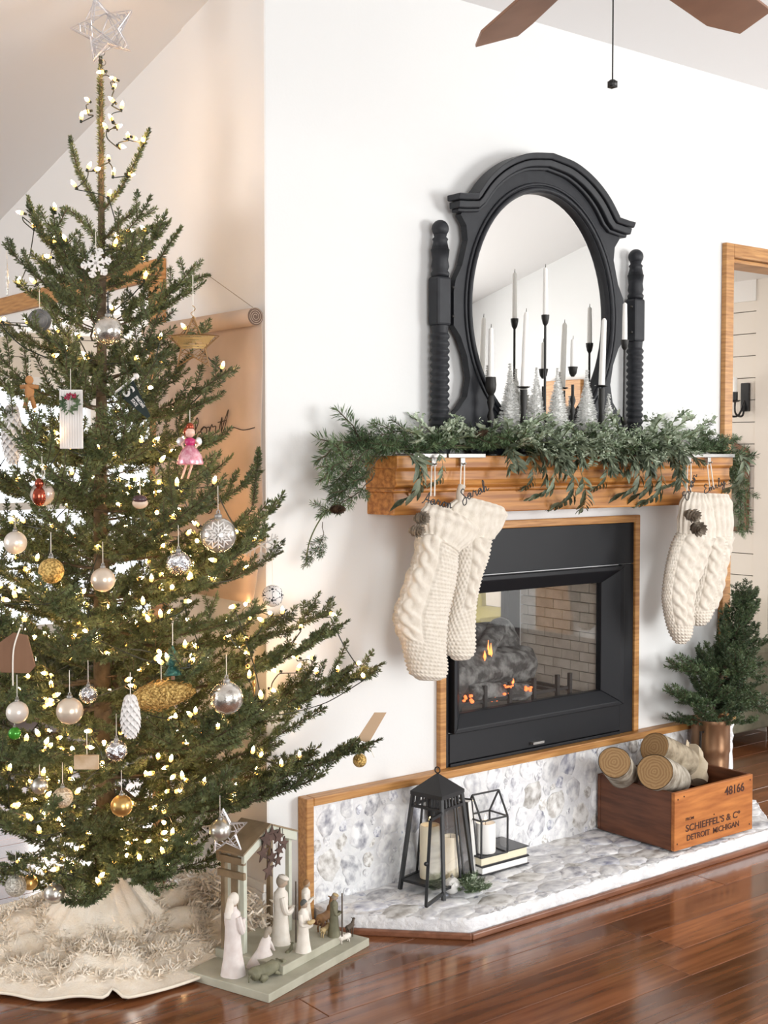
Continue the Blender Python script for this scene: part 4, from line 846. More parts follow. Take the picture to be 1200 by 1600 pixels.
def birch(lb, p, q, r, seed, m_=BIRCH):
    p, q = Vector(p), Vector(q); L = (q - p).length; t = thing('birch_log', lb, 'log', p, 'logs in the crate'); t.rotation_euler = frame_rot(q - p).to_euler(); rr = random.Random(seed); n, k = 30, 16; pts = []
    for i in range(k):
        u = i / (k - 1)
        for j in range(n):
            a = 2 * PI * j / n; w_ = 1 + .025 * math.sin(2 * a + seed) + .02 * math.sin(3 * a + 4 * u) + rr.uniform(-.008, .008); pts.append((L * u, r * w_ * math.cos(a), r * w_ * math.sin(a)))
    def loc(nm_, m, mt, **kw):
        o = obj(nm_, m, mt, None, **kw); o.parent = t; return o
    loc('bark', MB().grid(pts, k, n, cv=True), m_, smooth=True)
    ring = pts[:n]; loc('cut_end', MB().add([(-.0015, y * .955, z * .955) for x, y, z in ring] + [(.003, y * .97, z * .97) for x, y, z in ring], [tuple(range(n))] + [(i, (i + 1) % n, n + (i + 1) % n, n + i) for i in range(n)]), ENDG)
    ring = pts[-n:]; loc('cut_end', MB().add([(x + .001, y * .98, z * .98) for x, y, z in ring], [tuple(range(n))]), ENDG); return t
ye = lambda x, y, yl: Vector(P(x, y, 'Y', yl))
e1 = ye(960, 1191, -.23); birch('birch log at the left of the crate, wide cut face towards the viewer', e1, e1 + Vector((.16, .10, -.085)), .051, 1)
e2 = ye(1023, 1206, -.305); birch('thick birch log leaning across the front rim of the crate', e2, e2 + Vector((.235, .115, -.085)), .0575, 2)
e3 = ye(1022, 1168, -.19); o = birch('rough knotty log behind the front one in the crate', e3, e3 + Vector((.20, .03, -.085)), .052, 3, mat('dark_birch_bark', (.20, .155, .10), .85, col2=(.42, .35, .25), scale=30, bump=.5, bscale=50))
s = rough_tube(ye(1090, 1222, -.20), ye(1082, 1168, -.13), .030, 10, 8, .35, .004, 5); tag(obj('split_log', s, mat('split_wood', (.42, .34, .23), .85, col2=(.62, .53, .40), scale=14, stretch=(1, 1, 1), bump=.4), smooth='auto'), 'pale split piece of wood standing at the right of the logs', 'log', 'logs in the crate')
m = MB(); pb = ye(1066, 1195, -.16); m.add([pb + Vector((-.008, 0, -.02)), pb + Vector((.02, -.006, -.03)), pb + Vector((.02, .012, -.02)), pb + Vector((.062, .03, .075)), pb + Vector((.072, .028, .062)), pb + Vector((.066, .036, .07))], [(0, 1, 4, 3), (1, 2, 5, 4), (2, 0, 3, 5), (0, 1, 2), (3, 4, 5)])
tag(obj('split_log', m, mat('splinter_wood', (.56, .46, .33), .8)), 'pointed pale splinter rising from the logs beside the pot', 'log', 'logs in the crate')
# potted evergreen
BRONZE = mat('copper_pot', (.26, .14, .075), .35, metal=.75, col2=(.36, .22, .13), scale=12)
pc = Vector((1.80, -.115, HZ)); pe = thing('potted_evergreen', 'small leaning evergreen in a copper pot at the right end of the hearth', 'potted tree', pc)
phx = P(1067, 1128, 'Y', -.10)[2] - HZ
obj('pot', MB().lathe([(.052, 0), (.058, .01), (.066, phx * .55), (.066, phx * .62), (.069, phx * .64), (.069, phx * .70), (.068, phx * .92), (.074, phx * .95), (.074, phx), (.066, phx), (.064, phx - .02)], pc, 28), BRONZE, pe, smooth='auto')
obj('handle', MB().tube([pc + Vector((-.066, -.02, phx * .88)), pc + Vector((-.094, -.03, phx * .9)), pc + Vector((-.096, -.03, phx * .6)), pc + Vector((-.068, -.02, phx * .55))], .004, 6), IRON, pe)
obj('soil', MB().cyl(pc + Vector((0, 0, phx - .022)), pc + Vector((0, 0, phx - .018)), .064, .064, 20), BARK, pe)
SB = [fir_branch(l, 300 + i, FIR2, dens=1300, nl=.016, nw=.0036, twig=.11, rise=.12, gap=.030, tert=True, flat=.15)[0] for i, l in enumerate((.16, .22, .28))]
base = pc + Vector((0, 0, phx - .03)); tipv = Vector(P(1160, 940, 'Y', -.13)); st_ = smooth_path([base, base + Vector((.02, 0, .10)), base.lerp(tipv, .6) + Vector((.012, 0, .0)), tipv], 5); obj('trunk', MB().tube(st_, [.008 - .006 * i / (len(st_) - 1) for i in range(len(st_))], 7), BARK, pe)
for i in range(74):
    t = (i + .5) / 74; q = st_[min(len(st_) - 1, int((.12 + .86 * t) * len(st_)))]; az = i * 2.4 + R.uniform(-.3, .3); el = R.uniform(-.15, .35) + .5 * t; me = SB[R.randrange(3) if t < .75 else 0]
    d = Vector((math.cos(az) * math.cos(el), math.sin(az) * math.cos(el), math.sin(el))) + Vector((.25 * t, 0, .1))
    if d.y > 0: d.y *= .25                                # the wall is right behind it
    if d.x < -.2: d.x *= .62
    inst('branch', me, pe, q, frame_rot(d), R.uniform(.55, .85) * (1 - .25 * t))
for (x, y) in ((1185, 1005), (1192, 1050), (1190, 1110), (1175, 930), (1190, 945), (1198, 1130), (1170, 1120), (1040, 1095), (1045, 1060), (1180, 980), (1190, 1075), (1150, 1125), (1060, 1110)):
    q = st_[int(len(st_) * R.uniform(.25, .7))]; e_ = Vector(P(x, y, 'Y', -.13)); d = e_ - q; inst('branch', SB[2], pe, q, frame_rot(d), d.length / .28)

# ================================================================== NATIVITY
N1, N2, N3 = (Vector(P(x, y, 'Z', 0)) for x, y in ((420, 1568), (577, 1478), (315, 1540)))
na = (N2 - N1).normalized(); nb = Vector((-na.y, na.x, 0)); nL, nW = (N2 - N1).length, .262
SAGE = mat('sage_paint', (.37, .355, .275), .65, col2=(.46, .445, .355), scale=14, bump=.1); SAGEL = mat('pale_sage_paint', (.50, .52, .43), .65, col2=(.60, .615, .52), scale=14); TAN = mat('tan_weathered_wood', (.20, .145, .085), .75, col2=(.30, .225, .14), scale=20, stretch=(1, 1, 1)); RUST = mat('rusty_metal_star', (.06, .033, .025), .7, col2=(.11, .062, .048), scale=40)
nt_ = thing('nativity_stable', 'sage green wooden stable with peaked roof on a stepped base', 'nativity stable', N1)
Nn = lambda u, v, z: N1 + na * u + nb * v + Vector((0, 0, z))
def nbox(m, u0, v0, z0, u1, v1, z1):
    return m.add([Nn(u, v, z) for u in (u0, u1) for v in (v0, v1) for z in (z0, z1)], [(0, 1, 3, 2), (4, 6, 7, 5), (0, 4, 5, 1), (2, 3, 7, 6), (0, 2, 6, 4), (1, 5, 7, 3)])
obj('base_board', nbox(MB(), 0, 0, 0, nL, nW, .022), SAGE, nt_, .002); obj('step', nbox(MB(), .108, .040, .022, nL - .080, nW, .045), SAGE, nt_, .002)
z1 = zs = .045
zE, zP_ = .300, P(416, 1289, 'Y', Nn(.21, .172, 0).y)[2]
gu0, gu1 = .116, .318; gm = (gu0 + gu1) / 2 - .004; gv0, gv1 = .172, .248
for u, v, z in ((gu0, gv0, z1), (gu0, gv1 - .012, z1), (gu1 - .013, gv0, zs), (gu1 - .013, gv1 - .012, zs)): obj('post', nbox(MB(), u, v, z, u + .013, v + .013, zE), SAGEL if v == gv0 else TAN, nt_, .001)
obj('wall_board', nbox(MB(), gu0 + .001, gv0 + .026, z1, gu0 + .009, gv0 + .044, zE), TAN, nt_, .001)
for i in range(2): obj('back_board', nbox(MB(), gu0 + .016 + i * .034, gv1 - .006, zs, gu0 + .048 + i * .034, gv1, zE + .01), SAGE, nt_, .001)
for zz in (zE - .05, zE - .012):
    obj('side_rail', nbox(MB(), gu0 - .008, gv0 - .006, zz - .012, gu0 + .002, gv1 + .006, zz + .006), TAN, nt_, .001)
for v, mm in ((gv0 - .010, SAGEL), (gv1 - .002, TAN)):
    for (ua, za), (ub, zb_) in (((gu0 - .010, zE - .006), (gm, zP_ - .014)), ((gm, zP_ - .014), (gu1 + .010, zE - .000))):
        m = MB(); vs = []
        for vv in (v, v + .010): vs += [Nn(ua, vv, za - .012), Nn(ub, vv, zb_ - .012), Nn(ub, vv, zb_ + .014), Nn(ua, vv, za + .014)]
        obj('gable_board', m.add(vs, [(0, 1, 2, 3), (7, 6, 5, 4), (0, 4, 5, 1), (1, 5, 6, 2), (2, 6, 7, 3), (3, 7, 4, 0)]), mm, nt_, .001)
for (ua, za), (ub, zb_) in (((gu0 - .016, zE + .004), (gm, zP_)), ((gm, zP_), (gu1 + .014, zE + .010))):
    vs = [Nn(u, v, z + d) for d in (0, .005) for u, v, z in ((ua, gv0 - .012, za), (ub, gv0 - .012, zb_), (ub, gv1 + .012, zb_), (ua, gv1 + .012, za))]; obj('roof_board', MB().add(vs, [(3, 2, 1, 0), (4, 5, 6, 7), (0, 1, 5, 4), (1, 2, 6, 5), (2, 3, 7, 6), (3, 0, 4, 7)]), TAN, nt_)
# rusty stars hanging in the gable
def star_poly(r, k=5, q=.42, a0=PI / 2): return [((r if i % 2 == 0 else r * q) * math.cos(a0 + PI * i / k), (r if i % 2 == 0 else r * q) * math.sin(a0 + PI * i / k)) for i in range(2 * k)]
sb = thing('star_banner', 'cluster of rusty metal stars on wires hanging in the stable gable', 'star hanging', Nn(.21, gv0 - .014, zP_ - .03)); 
for u, z, r in ((.072, -.028, .020), (.100, -.024, .020), (.124, -.034, .018), (.062, -.062, .019), (.128, -.070, .015), (.096, -.082, .017), (.118, -.095, .014), (.080, -.112, .019), (.150, -.06, .015)):
    a = R.uniform(0, 1); u += .112; c = Nn(u, gv0 - .014 - R.uniform(0, .006), zP_ + z); obj('star', MB().prism(star_poly(r * 1.35, a0=PI / 2 + R.uniform(-.4, .4)), c, na, (0, 0, 1), -nb * .003), RUST, sb); obj('wire', MB().cyl(c, Nn(u, gv0 - .012, zP_ - .02), .0008, .0008, 4), IRON, sb)
RES = mat('cream_resin', (.72, .66, .58), .7, col2=(.80, .75, .68), scale=50, bump=.1); RESP = mat('pale_mauve_resin', (.66, .58, .55), .7, col2=(.75, .69, .66), scale=40); FACE = mat('carved_face', (.42, .32, .24), .7); OLIVE = mat('olive_resin', (.13, .125, .075), .7, col2=(.21, .20, .13), scale=30); BRN = mat('brown_resin', (.20, .10, .04), .65, col2=(.32, .17, .07), scale=30); DBRN = mat('dark_brown_resin', (.06, .042, .03), .7, col2=(.12, .09, .065), scale=30); GREYH = mat('slate_hair', (.10, .105, .10), .7); TANR = mat('golden_tan_resin', (.48, .36, .18), .7); SCARF = mat('grey_tan_scarf', (.33, .28, .22), .7)
def figure(lb, at_, h, robe, hair, yaw, kneel=False, staff=None, veil=None, hat=None, arms='pray', lean=.0):
    """robed carving: one continuous robe-and-arms body, head with nose, hair or veil"""
    x, y, z = at_; t = thing('carved_figurine', lb, 'figurine', at_, 'carved nativity figurines'); f = Vector((math.cos(yaw), math.sin(yaw), 0)); s_ = Vector((-f.y, f.x, 0)); O = Vector(at_)
    if kneel: pr = [(.33, .0, .00), (.335, .03, .0), (.30, .13, .0), (.24, .26, .02), (.20, .42, .05), (.175, .58, .09), (.145, .70, .12), (.075, .75, .13), (.06, .80, .15)]; wd_ = 1.35
    else: pr = [(.165, 0, 0), (.16, .03, 0), (.125, .22, 0), (.105, .45, 0), (.10, .58, .0), (.105, .70, .0), (.10, .77, .0), (.06, .815, .0), (.045, .85, .01)]; wd_ = 1.0
    m = MB(); n = 18; pts = []
    for r_, zz, off in pr:
        for k in range(n):
            a = 2 * PI * k / n; rr_ = r_ * h * (1 + .05 * math.sin(5 * a) * (zz < .4)); dx = rr_ * math.cos(a) * (1.35 if kneel and zz < .35 else .92); pts.append(O + f * (dx + (off + lean * zz) * h) + s_ * rr_ * math.sin(a) * (.9 if kneel else 1.0) + Vector((0, 0, zz * h)))
    m.grid(pts, len(pr), n, cv=True); m.f += [tuple(range(n)), tuple((len(pr) - 1) * n + k for k in range(n))]
    so = (.13 if kneel else 0) + lean * .75; sz = .69 if kneel else .74
    for q in (1, -1):
        sh = O + f * so * h + s_ * q * .095 * h + Vector((0, 0, sz * h)); el = sh + f * (.05 if not kneel else .10) * h + s_ * q * .02 * h + Vector((0, 0, -.20 * h)); hd = O + f * (so + (.17 if not kneel else .24)) * h + s_ * q * .012 * h + Vector((0, 0, (.63 if arms == 'pray' else .56) * h if not kneel else .30 * h))
        m.tube(smooth_path([sh, el, hd], 4), [.042 * h] * 4 + [.036 * h] * 3 + [.028 * h] * 2, 8); m.ell(hd + f * .015 * h, .026 * h, n=8, m=6)
    obj('robe', m, robe, t, smooth='auto')
    hc = O + f * ((.19 if kneel else .02) + lean * .9) * h + Vector((0, 0, (.88 if kneel else .915) * h)); rot = frame_rot(f + Vector((0, 0, -.45)))
    if kneel: h *= 1.35
    hm = MB().ell(hc, .070 * h, .058 * h, .082 * h, 14, 10, rot).ell(hc + rot @ Vector((.068 * h, 0, -.005 * h)), .012 * h, .009 * h, .018 * h, 8, 6, rot); obj('head', hm, FACE, t, smooth=True)
    if veil: obj('veil', MB().ell(hc + rot @ Vector((-.016 * h, 0, .014 * h)), .074 * h, .068 * h, .086 * h, 14, 10, rot).tube(smooth_path([hc + rot @ Vector((-.05 * h, 0, .02 * h)), hc - f * .075 * h - Vector((0, 0, .08 * h)), hc - f * .085 * h - Vector((0, 0, .20 * h))], 4), [.05 * h] * 5 + [.055 * h] * 4, 10), veil, t, smooth=True)
    else: obj('hair', MB().ell(hc + rot @ Vector((-.018 * h, 0, .016 * h)), .070 * h, .064 * h, .082 * h, 14, 10, rot), hair, t, smooth=True)
    if hat: obj('turban', MB().ell(hc + rot @ Vector((-.004 * h, 0, .058 * h)), .078 * h, .078 * h, .034 * h, 14, 8, rot), hat, t, smooth=True)
    if staff:
        b = O + f * .19 * h + s_ * -.05 * h; obj('staff', MB().tube([b, b + Vector((0, 0, h * staff))], .0022, 6), DBRN, t)
    if arms == 'lamb': obj('held_lamb', MB().ell(O + f * .19 * h + Vector((0, 0, .60 * h)), .05 * h, .11 * h, .045 * h, 12, 8, frame_rot(f)).ell(O + f * .20 * h + s_ * -.12 * h + Vector((0, 0, .63 * h)), .035 * h, n=10, m=8), TANR, t, smooth=True)
    return t
camyaw = math.atan2(na.y, na.x)
def npt(x, y, z): return tuple(P(x, y, 'Z', z))
def fh(x, y0, y1, z): p = P(x, y0, 'Z', z); return P(x, y1, 'Y', p[1])[2] - z
figure('tall standing woman figurine in a pale robe praying at the left end of the base', npt(364, 1522, .0225), fh(364, 1522, 1397, .0225), RESP, SCARF, camyaw - .1, veil=RES)
figure('kneeling woman figurine bending forward beside the lying ox', npt(408, 1507, .0225), fh(412, 1507, 1452, .0225), RESP, SCARF, camyaw - .25, kneel=True, veil=SCARF, lean=.1)
figure('tallest cream figurine leaning on a long staff before the stable', npt(439, 1486, .0225), fh(439, 1486, 1368, .0225), RES, SCARF, camyaw - .7, staff=.92, arms='low', hat=RES)
figure('cream figurine with slate hair cradling a lamb on the step', npt(474, 1486, .0455), fh(474, 1486, 1406, .0455), RES, GREYH, camyaw - 1.5, arms='lamb')
figure('small cream angel figurine with brown hair at the back of the step', npt(478, 1447, .0455), fh(478, 1447, 1375, .0455), RES, BRN, camyaw - 1.2)
figure('olive robed figurine with flat tan turban holding thin staffs', npt(522, 1462, .0455), fh(522, 1462, 1396, .0455), OLIVE, SCARF, camyaw - 1.0, staff=1.02, arms='low', hat=TANR)
def beast(lb, nm, at_, L, m, yaw, lying=False, legs=.5, headup=.35, ears=True, wool=False, neck=.3, m2=None):
    t = thing(nm, lb, 'figurine', at_, 'carved nativity figurines'); O = Vector(at_); f = Vector((math.cos(yaw), math.sin(yaw), 0)); s_ = Vector((-f.y, f.x, 0)); hz = L * (legs + .16) if not lying else L * .22; b = MB()
    Z = lambda a, c, z: O + f * a * L + s_ * c * L + Vector((0, 0, z))
    b.tube(smooth_path([Z(-.52, 0, hz), Z(-.42, 0, hz + .02 * L), Z(-.1, 0, hz - .01 * L), Z(.25, 0, hz + .01 * L), Z(.40, 0, hz + .05 * L)], 4), [.05 * L] + [.15 * L] * 3 + [.19 * L] * 5 + [.185 * L] * 4 + [.18 * L] * 3 + [.10 * L], 12)
    hd = Z(.40 + neck, 0, hz + headup * L); b.tube(smooth_path([Z(.28, 0, hz + .05 * L), Z(.42 + neck * .4, 0, hz + headup * .6 * L), hd], 4), [.14 * L] * 4 + [.10 * L] * 3 + [.085 * L] * 2, 10)
    b.tube(smooth_path([hd - f * .04 * L + Vector((0, 0, .03 * L)), hd + f * .10 * L, hd + f * .22 * L - Vector((0, 0, .07 * L))], 4), [.085 * L] * 3 + [.085 * L] * 2 + [.065 * L] * 2 + [.045 * L] * 2, 10)
    for q in (1, -1):
        if ears: b.tube([hd + s_ * q * .06 * L + Vector((0, 0, .05 * L)), hd + s_ * q * .12 * L - f * .05 * L + Vector((0, 0, .10 * L)), hd + s_ * q * .15 * L - f * .08 * L + Vector((0, 0, .11 * L))], [.03 * L, .03 * L, .008 * L], 6)
        if not lying:
            b.tube(smooth_path([Z(.26, q * .09, hz - .04 * L), Z(.27, q * .09, hz * .5), Z(.25, q * .09, .02 * L), Z(.26, q * .09, 0)], 3), [.065 * L] * 3 + [.042 * L] * 3 + [.035 * L] * 3 + [.045 * L], 8)
            b.tube(smooth_path([Z(-.36, q * .09, hz), Z(-.30, q * .09, hz * .62), Z(-.43, q * .09, hz * .36), Z(-.40, q * .09, 0)], 3), [.10 * L] * 2 + [.07 * L] * 2 + [.042 * L] * 3 + [.038 * L] * 3, 8)
        else:
            b.tube(smooth_path([Z(.25, q * .14, .14 * L), Z(.42, q * .15, .05 * L), Z(.58, q * .10, .035 * L)], 3), [.06 * L] * 3 + [.035 * L] * 4, 8); b.tube(smooth_path([Z(-.32, q * .16, .15 * L), Z(-.10, q * .20, .09 * L), Z(-.28, q * .19, .04 * L)], 3), [.10 * L] * 3 + [.05 * L] * 4, 8)
    b.tube(smooth_path([Z(-.50, 0, hz + .02 * L), Z(-.58, .02, hz - .06 * L), Z(-.57, .03, hz - .18 * L)], 3), [.03 * L] * 4 + [.02 * L] * 3, 6)
    if wool:
        for i in range(34): b.ell(Z(R.uniform(-.45, .35), R.uniform(-.16, .16), hz + R.uniform(-.10, .16) * L), .075 * L, n=7, m=5)
    obj('body', b, m, t, smooth=True)
beast('dark olive ox figurine lying at the front of the base', 'ox_figurine', npt(414, 1528, .0225), .090, OLIVE, camyaw - .15, lying=True, headup=.02, neck=.22)
beast('grey-olive lamb figurine standing between staff and step', 'lamb_figurine', npt(452, 1499, .0225), .034, OLIVE, camyaw + .25, legs=.45, headup=.42, neck=.12)
beast('white woolly lamb figurine at the right front of the base', 'lamb_figurine', npt(537, 1473, .0225), .040, RES, camyaw + 2.9, legs=.22, headup=.30, neck=.08, wool=True, ears=False)
beast('dark brown goat figurine at the right end of the base', 'goat_figurine', npt(547, 1465, .0225), .036, DBRN, camyaw + .1, legs=.70, headup=.40, neck=.10)
beast('golden tan sheep figurine beside the camel', 'sheep_figurine', npt(508, 1462, .0455), .036, TANR, camyaw + .1, legs=.35, headup=.2, neck=.12)
beast('brown camel figurine with raised head behind the olive figurine', 'camel_figurine', npt(508, 1452, .0455), .062, BRN, camyaw + .05, legs=.42, headup=.62, neck=.12)

# ================================================================== CHRISTMAS TREE
TP = Vector((-.385, .225, 0)); TD = px(TP)[2]
def TR(z):                               # crown radius at height z
    ks = [(.10, .34), (.22, .40), (.38, .52), (.56, .76), (.74, .69), (.95, .58), (1.1, .52), (1.24, .47), (1.38, .42), (1.52, .37), (1.66, .32), (1.80, .285), (1.92, .22), (2.05, .13), (2.2, .08)]
    return float(np.interp(z, [k[0] for k in ks], [k[1] for k in ks]))
tree = thing('christmas_tree', 'tall sparse fir tree with lights and ornaments left of the fireplace', 'christmas tree', TP)
ztop = PD(160, 92, TD)[2]
tr_pts = [TP + Vector((.004 * math.sin(i), .004 * math.cos(2 * i), ztop * i / 12)) for i in range(13)]
tt_ = PD(157, 92, TD); tr_pts[-1] = Vector(tt_); tr_pts[-2] = Vector(PD(158, 190, TD)); tr_pts[-3] = Vector(PD(158, 300, TD))
tr_pts = [p for p in tr_pts if p.z < 1.75] + [Vector(PD(159, 420, TD)), Vector(PD(158, 300, TD)), Vector(PD(158, 190, TD)), Vector(PD(157, 92, TD))]
obj('trunk', MB().tube(smooth_path(tr_pts, 3), [.026 * (1 - q.z / (ztop + .01)) + .0042 for q in smooth_path(tr_pts, 3)], 10), BARK, tree, smooth=True)
LEN = (.16, .24, .34, .46, .60, .74); BR = []
for i, l in enumerate(LEN):
    for v in range(3): BR.append((l,) + fir_branch(l, 10 * i + v, FIR, dens=1450, nl=.0150, nw=.0034, twig=.105 + .10 * l, rise=.10 + .08 * v, gap=.056, tert=l > .4, flat=.15))
tips = []                                # (world position, outward direction)
def grow(base, d, L, sc=None):
    me = min(BR, key=lambda b: abs(b[0] - L) + R.uniform(0, .03)); s = L / me[0]; rot = frame_rot(d) @ Matrix.Rotation(R.uniform(-.35, .35), 3, 'X')
    inst('branch', me[1], tree, base, rot, (s, min(1.15, max(.85, s)), min(1.15, max(.85, s))))
    k = min(1.15, max(.85, s))
    for t in me[2]: tips.append((Vector(base) + rot @ Vector((t.x * s, t.y * k, t.z * k)), Vector(d)))
nb_ = 0; zz = .20; ang = .4
while zz < 1.96:
    Rz = TR(zz); n = 8 if zz < .95 else (7 if zz < 1.5 else 6)
    for i in range(n):
        ang += 2 * PI / n + R.uniform(-.18, .18); az = ang; d = Vector((math.cos(az), math.sin(az), 0)); L = Rz * R.uniform(.82, 1.05)
        tcam = (Vector(CAM) - TP); tcam.z = 0; facing = d.dot(tcam.normalized())
        el = np.interp(zz, [.2, .5, .9, 1.3, 1.7, 2.0], [-.10, .03, .10, .20, .42, .85]) + R.uniform(-.12, .12)
        tip = TP + d * L
        if tip.x > -.06 and tip.y > -.06:                # keep clear of the wall
            if d.x > 0.02: L = min(L, max(.16, (-.06 - TP.x) / d.x))
        d3 = Vector((d.x * math.cos(el), d.y * math.cos(el), math.sin(el)))
        grow(TP + Vector((0, 0, zz + R.uniform(-.035, .035) - L * math.sin(el) * .35)), d3, L)
    ang += .5; zz += .125 if zz < 1.0 else .128
def to_px(x, y, dep, z0):                               # a bough whose end the photo shows
    e = Vector(PD(x, y, dep)); b = TP + Vector((0, 0, z0)); d = e - b; me = min(BR, key=lambda q: abs(q[0] - d.length) + R.uniform(0, .03)); tip = me[2][-1]; s = d.length / tip.length
    rot = frame_rot(d) @ Matrix.Rotation(R.uniform(-.3, .3), 3, 'X') @ tip.rotation_difference(Vector((1, 0, 0))).to_matrix(); inst('branch', me[1], tree, b, rot, s)
    for t in me[2]: tips.append((b + rot @ (t * s), d))
for a in ((548, 1042, 3.36, .50), (596, 1155, 3.33, .46), (505, 1212, 3.33, .36), (465, 1205, 3.30, .36), (440, 862, 3.32, .95), (418, 838, 3.32, .98), (410, 735, 3.36, 1.12), (340, 620, 3.40, 1.42), (335, 690, 3.40, 1.3), (300, 1330, 3.2, .30), (380, 1140, 3.3, .45), (415, 1000, 3.36, .72), (320, 440, 3.42, 1.68), (140, 1398, 3.12, .34), (248, 1398, 3.14, .34), (70, 1375, 3.14, .36), (195, 1372, 3.10, .36), (300, 1345, 3.16, .36), (10, 1360, 3.2, .36), (268, 1360, 3.12, .30), (105, 1385, 3.12, .30)): to_px(*a)
for i in range(70):                      # short inner twigs hiding the trunk
    zz = R.uniform(.25, 1.85); az = R.uniform(0, 2 * PI); grow(TP + Vector((0, 0, zz)), (math.cos(az), math.sin(az), R.uniform(.1, .6)), min(R.uniform(.14, .26), TR(zz)))
# stiff bare shoots at the top
def shoot(pts, dep, w=.0035):
    ps = smooth_path([PD(x, y, dep) for x, y in pts], 5); v, f = needles(ps, int(3200 * sum((ps[i + 1] - ps[i]).length for i in range(len(ps) - 1))), .0155, .0028, a0=45, a1=80); t = MB().tube(ps, [w * (1 - .5 * i / len(ps)) for i in range(len(ps))], 6); me = mesh_parts('leader_shoot', [(v, f, FIR), (t.v, t.f, BARK)]); me.transform(Matrix.Translation(-TP)); inst('leader_shoot', me, tree, TP); tips.append((ps[-3], Vector((0, 0, 1)))); tips.append((ps[len(ps) // 2], Vector((0, 0, 1))))
shoot([(159, 400), (158, 340), (158, 250), (157, 170), (157, 92)], TD, .0065)
shoot([(160, 330), (188, 295), (210, 255), (233, 203)], TD); shoot([(157, 330), (140, 300), (122, 265), (110, 215)], TD); shoot([(150, 430), (95, 400), (60, 355), (44, 308)], TD); shoot([(170, 450), (235, 420), (262, 385), (283, 355)], TD); shoot([(160, 380), (135, 355), (118, 335), (98, 325)], TD); shoot([(162, 375), (190, 345), (200, 338), (214, 322)], TD); shoot([(165, 400), (200, 370), (240, 355), (262, 348)], TD); shoot([(240, 470), (275, 448), (300, 438), (325, 430)], TD)
shoot([(395, 790), (400, 750), (403, 720), (404, 702)], 3.36)

# string of lights
sl = thing('string_lights', 'dark green cord of warm white mini lights wound through the fir tree', 'string lights', TP)
cv = Vector(CAM) - TP; cv.z = 0; cv.normalize()
cand = []
for p, d in tips:
    q = Vector(p); out_ = (q - TP); out_.z = 0; fr_ = out_.dot(cv)
    x, y, zd = px(q)
    if -30 < x < 640 and (q.x < -.03 or q.y < -.03): cand.append((q, fr_))
front = [c[0] for c in cand if c[1] > -.08]; back = [c[0] for c in cand if c[1] <= -.08]; R.shuffle(front); R.shuffle(back); bl = []
for src, n_max, dmin in ((front, 262, .052), (back, 300, .07)):
    for q in src:
        q = q.lerp(TP + Vector((0, 0, q.z)), R.uniform(.0, .30) ** 1.3)
        if all((q - w_).length > dmin for w_ in bl): bl.append(q)
        if len(bl) >= n_max: break
for x, y in ((161, 112), (180, 124), (178, 136), (138, 157), (138, 174), (127, 185), (177, 158), (190, 168), (166, 200), (175, 187), (183, 198), (200, 214), (208, 215), (188, 228), (170, 248), (138, 262), (150, 265), (177, 272), (117, 290), (170, 305), (35, 333), (53, 354), (103, 375)): bl.append(Vector(PD(x, y, TD - .03)))
bl = bl[-290:] if len(bl) > 300 else bl
more_ = []
for q in front:
    q = q.lerp(TP + Vector((0, 0, q.z)), R.uniform(.05, .4))
    if all((q - w_).length > .034 for w_ in bl + more_): more_.append(q)
    if len(more_) >= 150: break
bm_ = MB().lathe([(.0034, -.012), (.0038, -.004), (.0030, -.003)], n=8); amb_ = MB().lathe([(.0030, -.003), (.0054, .001), (.0052, .006)], n=8); bulb_ = MB().lathe([(.0050, .006), (.0042, .011), (.0022, .015), (.0004, .018)], n=8)
bme = mesh_parts('bulb', [(bm_.v, bm_.f, WIREG), (amb_.v, amb_.f, BULBA), (bulb_.v, bulb_.f, BULB)], True)
for q in bl: inst('bulb', bme, sl, q, Matrix.Rotation(R.uniform(0, 6), 3, 'Z') @ Matrix.Rotation(R.uniform(-1.9, 1.9), 3, 'X'))
xm = bpy.data.meshes.new('inner_bulbs'); xv, xf, xi = [], [], []
for q in more_:
    r_ = Matrix.Rotation(R.uniform(0, 6), 3, 'Z') @ Matrix.Rotation(R.uniform(-1.9, 1.9), 3, 'X'); n = len(xv); xv += [tuple(r_ @ v.co + q - TP) for v in bme.vertices]; xf += [tuple(i + n for i in p.vertices) for p in bme.polygons]; xi += [p.material_index for p in bme.polygons]
xm.from_pydata(xv, [], xf); [xm.materials.append(m_) for m_ in (WIREG, BULBA, BULB)]; xm.polygons.foreach_set('material_index', xi); xm.shade_smooth(); inst('inner_bulbs', xm, sl, TP)['kind'] = 'stuff'
left = sorted(bl + more_, key=lambda q: -q.z); cur = left.pop(0); w = MB()
while left:
    nx = min(left[:40], key=lambda q: (q - cur).length + .8 * max(0, cur.z - q.z - .1)); left.remove(nx); d = (nx - cur).length
    if d < .30:
        mid = (cur + nx) / 2 + Vector((R.uniform(-.02, .02), R.uniform(-.02, .02), -.12 * d)); w.tube(smooth_path([cur - Vector((0, 0, .010)), mid, nx - Vector((0, 0, .010))], 4), .0016, 4, False)
    cur = nx
obj('cord', w, WIREG, sl)['kind'] = 'stuff'

